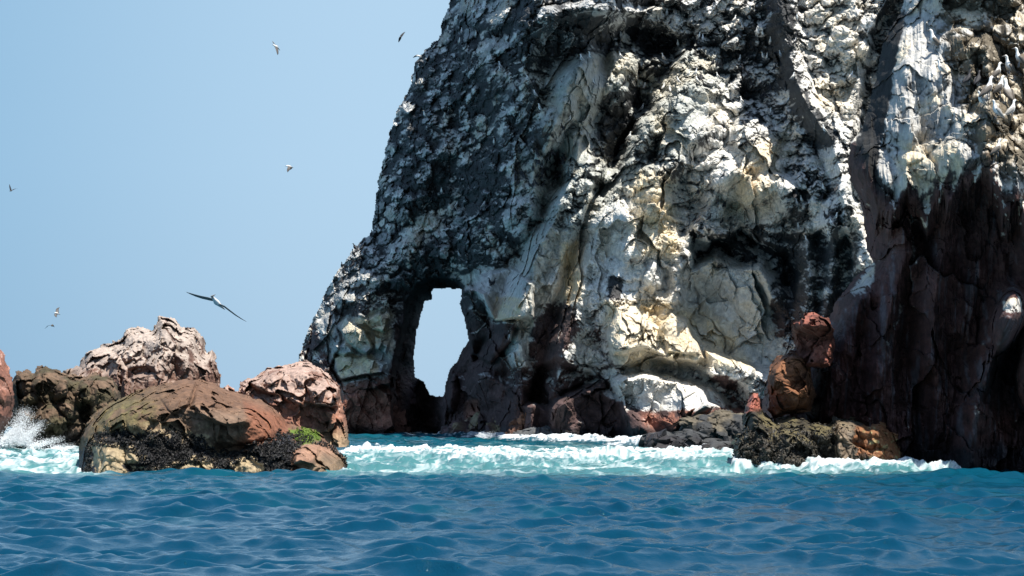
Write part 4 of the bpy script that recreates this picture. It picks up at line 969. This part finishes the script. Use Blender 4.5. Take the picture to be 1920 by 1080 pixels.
flying('white-bellied seabird banking, upper of the pair at left', 170,
       [(113.5, 590.4, .1), (110, 588.8, 0), (107, 587.4, 0), (104.5, 586.8, 0), (102.8, 586.4, 0), (101, 586, 0)],
       [[(107.5, 587, 0), (107.3, 583, .2), (107.6, 580, .3), (109, 578, .3), (112, 576.4, .4)], [(106, 588, 0), (104.2, 590, -.1), (104.4, 592, -.2), (105, 593.6, -.2), (105.6, 595.2, -.3)]], .85, pal_g)
flying('dark seabird with wings arched down, lower of the pair at left', 175,
       [(101, 611.5, .3), (99.5, 610.8, .2), (98, 610.4, 0), (97, 610.6, -.1), (96.5, 610.9, -.2), (96, 611.2, -.3)],
       [[(98, 610, 0), (94, 610, 0), (90, 610.8, .1), (87, 613.5, .1), (84.2, 616.5, .2)], [(98, 610, 0), (99.5, 610.2, .2), (101, 611.4, .3), (102.2, 613.6, .4)]], .7, pal_d)
# perched birds: one mesh per kind, about .7 m tall, feet at the origin
def perched_mesh(kind):
    v = Vector
    pts = [v((-.36, 0, .02)), v((-.24, 0, .10)), v((-.12, 0, .20)), v((0, 0, .30)), v((.06, 0, .42)), v((.08, 0, .52)), v((.09, 0, .60)), v((.11, 0, .66)), v((.15, 0, .69)), v((.19, 0, .685)), v((.31, 0, .66))]
    r = [(.025, .012), (.07, .04), (.11, .09), (.125, .125), (.095, .10), (.055, .06), (.045, .05), (.055, .055), (.055, .05), (.03, .028), (.006, .006)]
    if kind == 'booby':
        c = [GB, GB, (.13, .11, .09), (.30, .28, .25), WH, WH, WH, WH, WH, BL, BL]
    elif kind == 'pale':
        c = [GR, (.4, .38, .35), (.5, .48, .45), WH, WH, WH, WH, WH, WH, BL, (.4, .3, .1)]
    else:
        c = [BK]*11
    parts = [tube(pts, r, c, 8)]
    wc = GB if kind == 'booby' else (.3, .29, .27) if kind == 'pale' else BK
    for s in (-1, 1):
        parts.append(tube([v((.05, .09*s, .40)), v((-.05, .125*s, .30)), v((-.18, .10*s, .17)), v((-.36, .03*s, .04))], [(.03, .05), (.03, .09), (.025, .06), (.008, .012)], [wc]*4, 6))
        parts.append(tube([v((.0, .05*s, .20)), v((.02, .05*s, .08)), v((.03, .05*s, -.03))], [(.018, .018), (.012, .012), (.02, .012)], [(.2, .22, .25)]*3, 5))
    V_, C_, Fc = join(parts)
    return bird_mesh('seabird_'+kind, V_, C_, Fc)
PM = {k: perched_mesh(k) for k in ('booby', 'pale', 'cormorant')}
def perch(kind, u, v, grid, scale, rz, label, group):
    Y, ok, n, i, j = look(grid, u, v)
    if not ok: return None
    G = GRIDS[grid][4]
    o = bpy.data.objects.new('perched_seabird', PM[kind]); COL.objects.link(o)
    # stand on the first ledge just below, clear of the face
    ymin = float(G[max(0, i-int(.35*F/Y/GRIDS[grid][3])):i+2, max(0, j-2):j+3].min())
    o.location = at(u, v, ymin-.12*scale); o.rotation_euler = (0, 0, rz); o.scale = (scale,)*3
    return tag(o, label, 'bird', group)
big = [('booby', 1911, 125, .75, 3.4, 'white-necked seabird standing at the right edge, highest of the flock'), ('booby', 1892, 142, .8, 3.6, 'white-necked seabird with head turned left, second down at the right edge'),
       ('booby', 1870, 150, .7, .4, 'brown-backed seabird hunched between the topmost pair and the trio'), ('booby', 1853, 184, .85, .5, 'dark-bodied white-headed seabird leaning right, leftmost of the trio'),
       ('booby', 1874, 180, .8, .2, 'white-necked seabird in the middle of the trio'), ('booby', 1889, 192, .95, 1.9, 'tall white-necked seabird standing upright, rightmost of the trio'),
       ('cormorant', 1816, 158, .6, .6, 'dark seabird crouching on the ledge left of the trio'), ('cormorant', 1834, 160, .6, .9, 'second dark seabird crouching just left of the trio'),
       ('pale', 1868, 222, .7, 3.5, 'pale seabird below the trio, its neck bent left'), ('pale', 1897, 220, .7, .3, 'pale curled seabird below the trio at the right edge'),
       ('pale', 1764, 140, .6, 3.3, 'small pale seabird alone on the white slab left of the flock'), ('booby', 1752, 92, .8, 3.0, 'white-headed seabird perched at the top of the white slab'),
       ('pale', 1840, 200, .6, 3.4, 'pale seabird resting low, left below the trio'), ('booby', 1870, 292, .65, .4, 'dark seabird alone on the cream ledge below the flock')]
for k, u, v, s, rz, lab in big:
    s *= 1.2
    perch(k, u, v, 'cliff_buttress', s, rz, lab, 'seabirds roosting on the upper right cliff')
mid = [(1091, 117, 'pale', 'pale seabird on top of the largest grey dome, left one'), (1107, 112, 'pale', 'pale seabird on top of the largest grey dome, right one'), (1164, 112, 'pale', 'pale seabird on the narrow dome right of the largest grey dome'),
       (1244, 114, 'pale', 'pale seabird on the dark ledge under the long overhang'), (1304, 143, 'pale', 'pale seabird above the big grey boulder of the cliff, right one'), (1291, 145, 'pale', 'pale seabird above the big grey boulder of the cliff, left one'),
       (1204, 208, 'pale', 'pale seabird alone among cobbles between two long ribs'), (1180, 262, 'pale', 'pale seabird at the bottom of the cobbled hollow between two long ribs'), (1391, 196, 'pale', 'pale seabird on the knob above the cream dome'),
       (1546, 250, 'pale', 'pale seabird on the foot of the dark slanting rib'), (1596, 149, 'pale', 'pale seabird on the pale wall right of the dark slanting rib'),
       (1431, 112, 'pale', 'pale seabird on the dark cobbled wall left of the slanting rib'),
       (919, 535, 'cormorant', 'black seabird on the white shelf right of the arch, left one'), (926, 536, 'cormorant', 'black seabird on the white shelf right of the arch, right one')]
for u, v, k, lab in mid:
    perch(k, u, v, 'sea_arch_cliff', .8, random.Random(u).choice([.3, 3.3, 2.8, -.2]), lab, 'seabirds scattered over the arched cliff')
rnd = random.Random(77)
def flock(poly, n, kinds, grid, smin, smax, label, group):
    xs = [p[0] for p in poly]; ys = [p[1] for p in poly]; k = 0; t = 0
    while k < n and t < n*40:
        t += 1; u = rnd.uniform(min(xs), max(xs)); v = rnd.uniform(min(ys), max(ys))
        if not inside(np.array([u]), np.array([v]), poly)[0]: continue
        _, ok, nn, _, _ = look(grid, u, v)
        if not ok or nn[2] < .15: continue
        if perch(rnd.choice(kinds), u, v, grid, rnd.uniform(smin, smax), rnd.uniform(0, 6.28), label, group): k += 1
flock([(960, 280), (1060, 290), (1050, 350), (960, 355)], 34, ['cormorant'], 'sea_arch_cliff', .65, .85, 'small black seabird in the flock on the pale slope left of the long rib', 'black seabirds flocked on the pale slope')
flock([(640, 490), (700, 440), (720, 470), (650, 520), (615, 570), (605, 560)], 22, ['cormorant'], 'sea_arch_cliff', .65, .85, 'small black seabird lining the left shoulder of the arch', 'black seabirds along the left shoulder of the arch')
flock([(1380, 20), (1500, 10), (1490, 240), (1390, 240), (1340, 130)], 34, ['cormorant', 'cormorant', 'pale'], 'sea_arch_cliff', .65, .8, 'small seabird roosting on the dark cobbled wall left of the slanting rib', 'seabirds on the dark cobbled wall')
flock([(860, 30), (1330, 20), (1360, 150), (900, 300), (760, 240), (830, 60)], 46, ['cormorant', 'pale'], 'sea_arch_cliff', .65, .85, 'small seabird roosting on the shaded cobbled face above the arch', 'seabirds on the shaded face')
flock([(700, 400), (900, 330), (950, 470), (870, 510), (740, 500)], 24, ['cormorant', 'cormorant', 'pale'], 'sea_arch_cliff', .65, .8, 'small seabird on the cobbled crown directly over the arch', 'seabirds over the arch')
flock([(1280, 330), (1370, 330), (1360, 430), (1280, 430)], 10, ['cormorant'], 'sea_arch_cliff', .65, .8, 'small black seabird in the shaded gully above the cave', 'black seabirds in the gully')
flock([(1490, 370), (1570, 330), (1580, 480), (1500, 480)], 14, ['cormorant', 'pale'], 'sea_arch_cliff', .65, .8, 'small seabird on the shaded ledges left of the bright strip', 'seabirds on the shaded ledges')
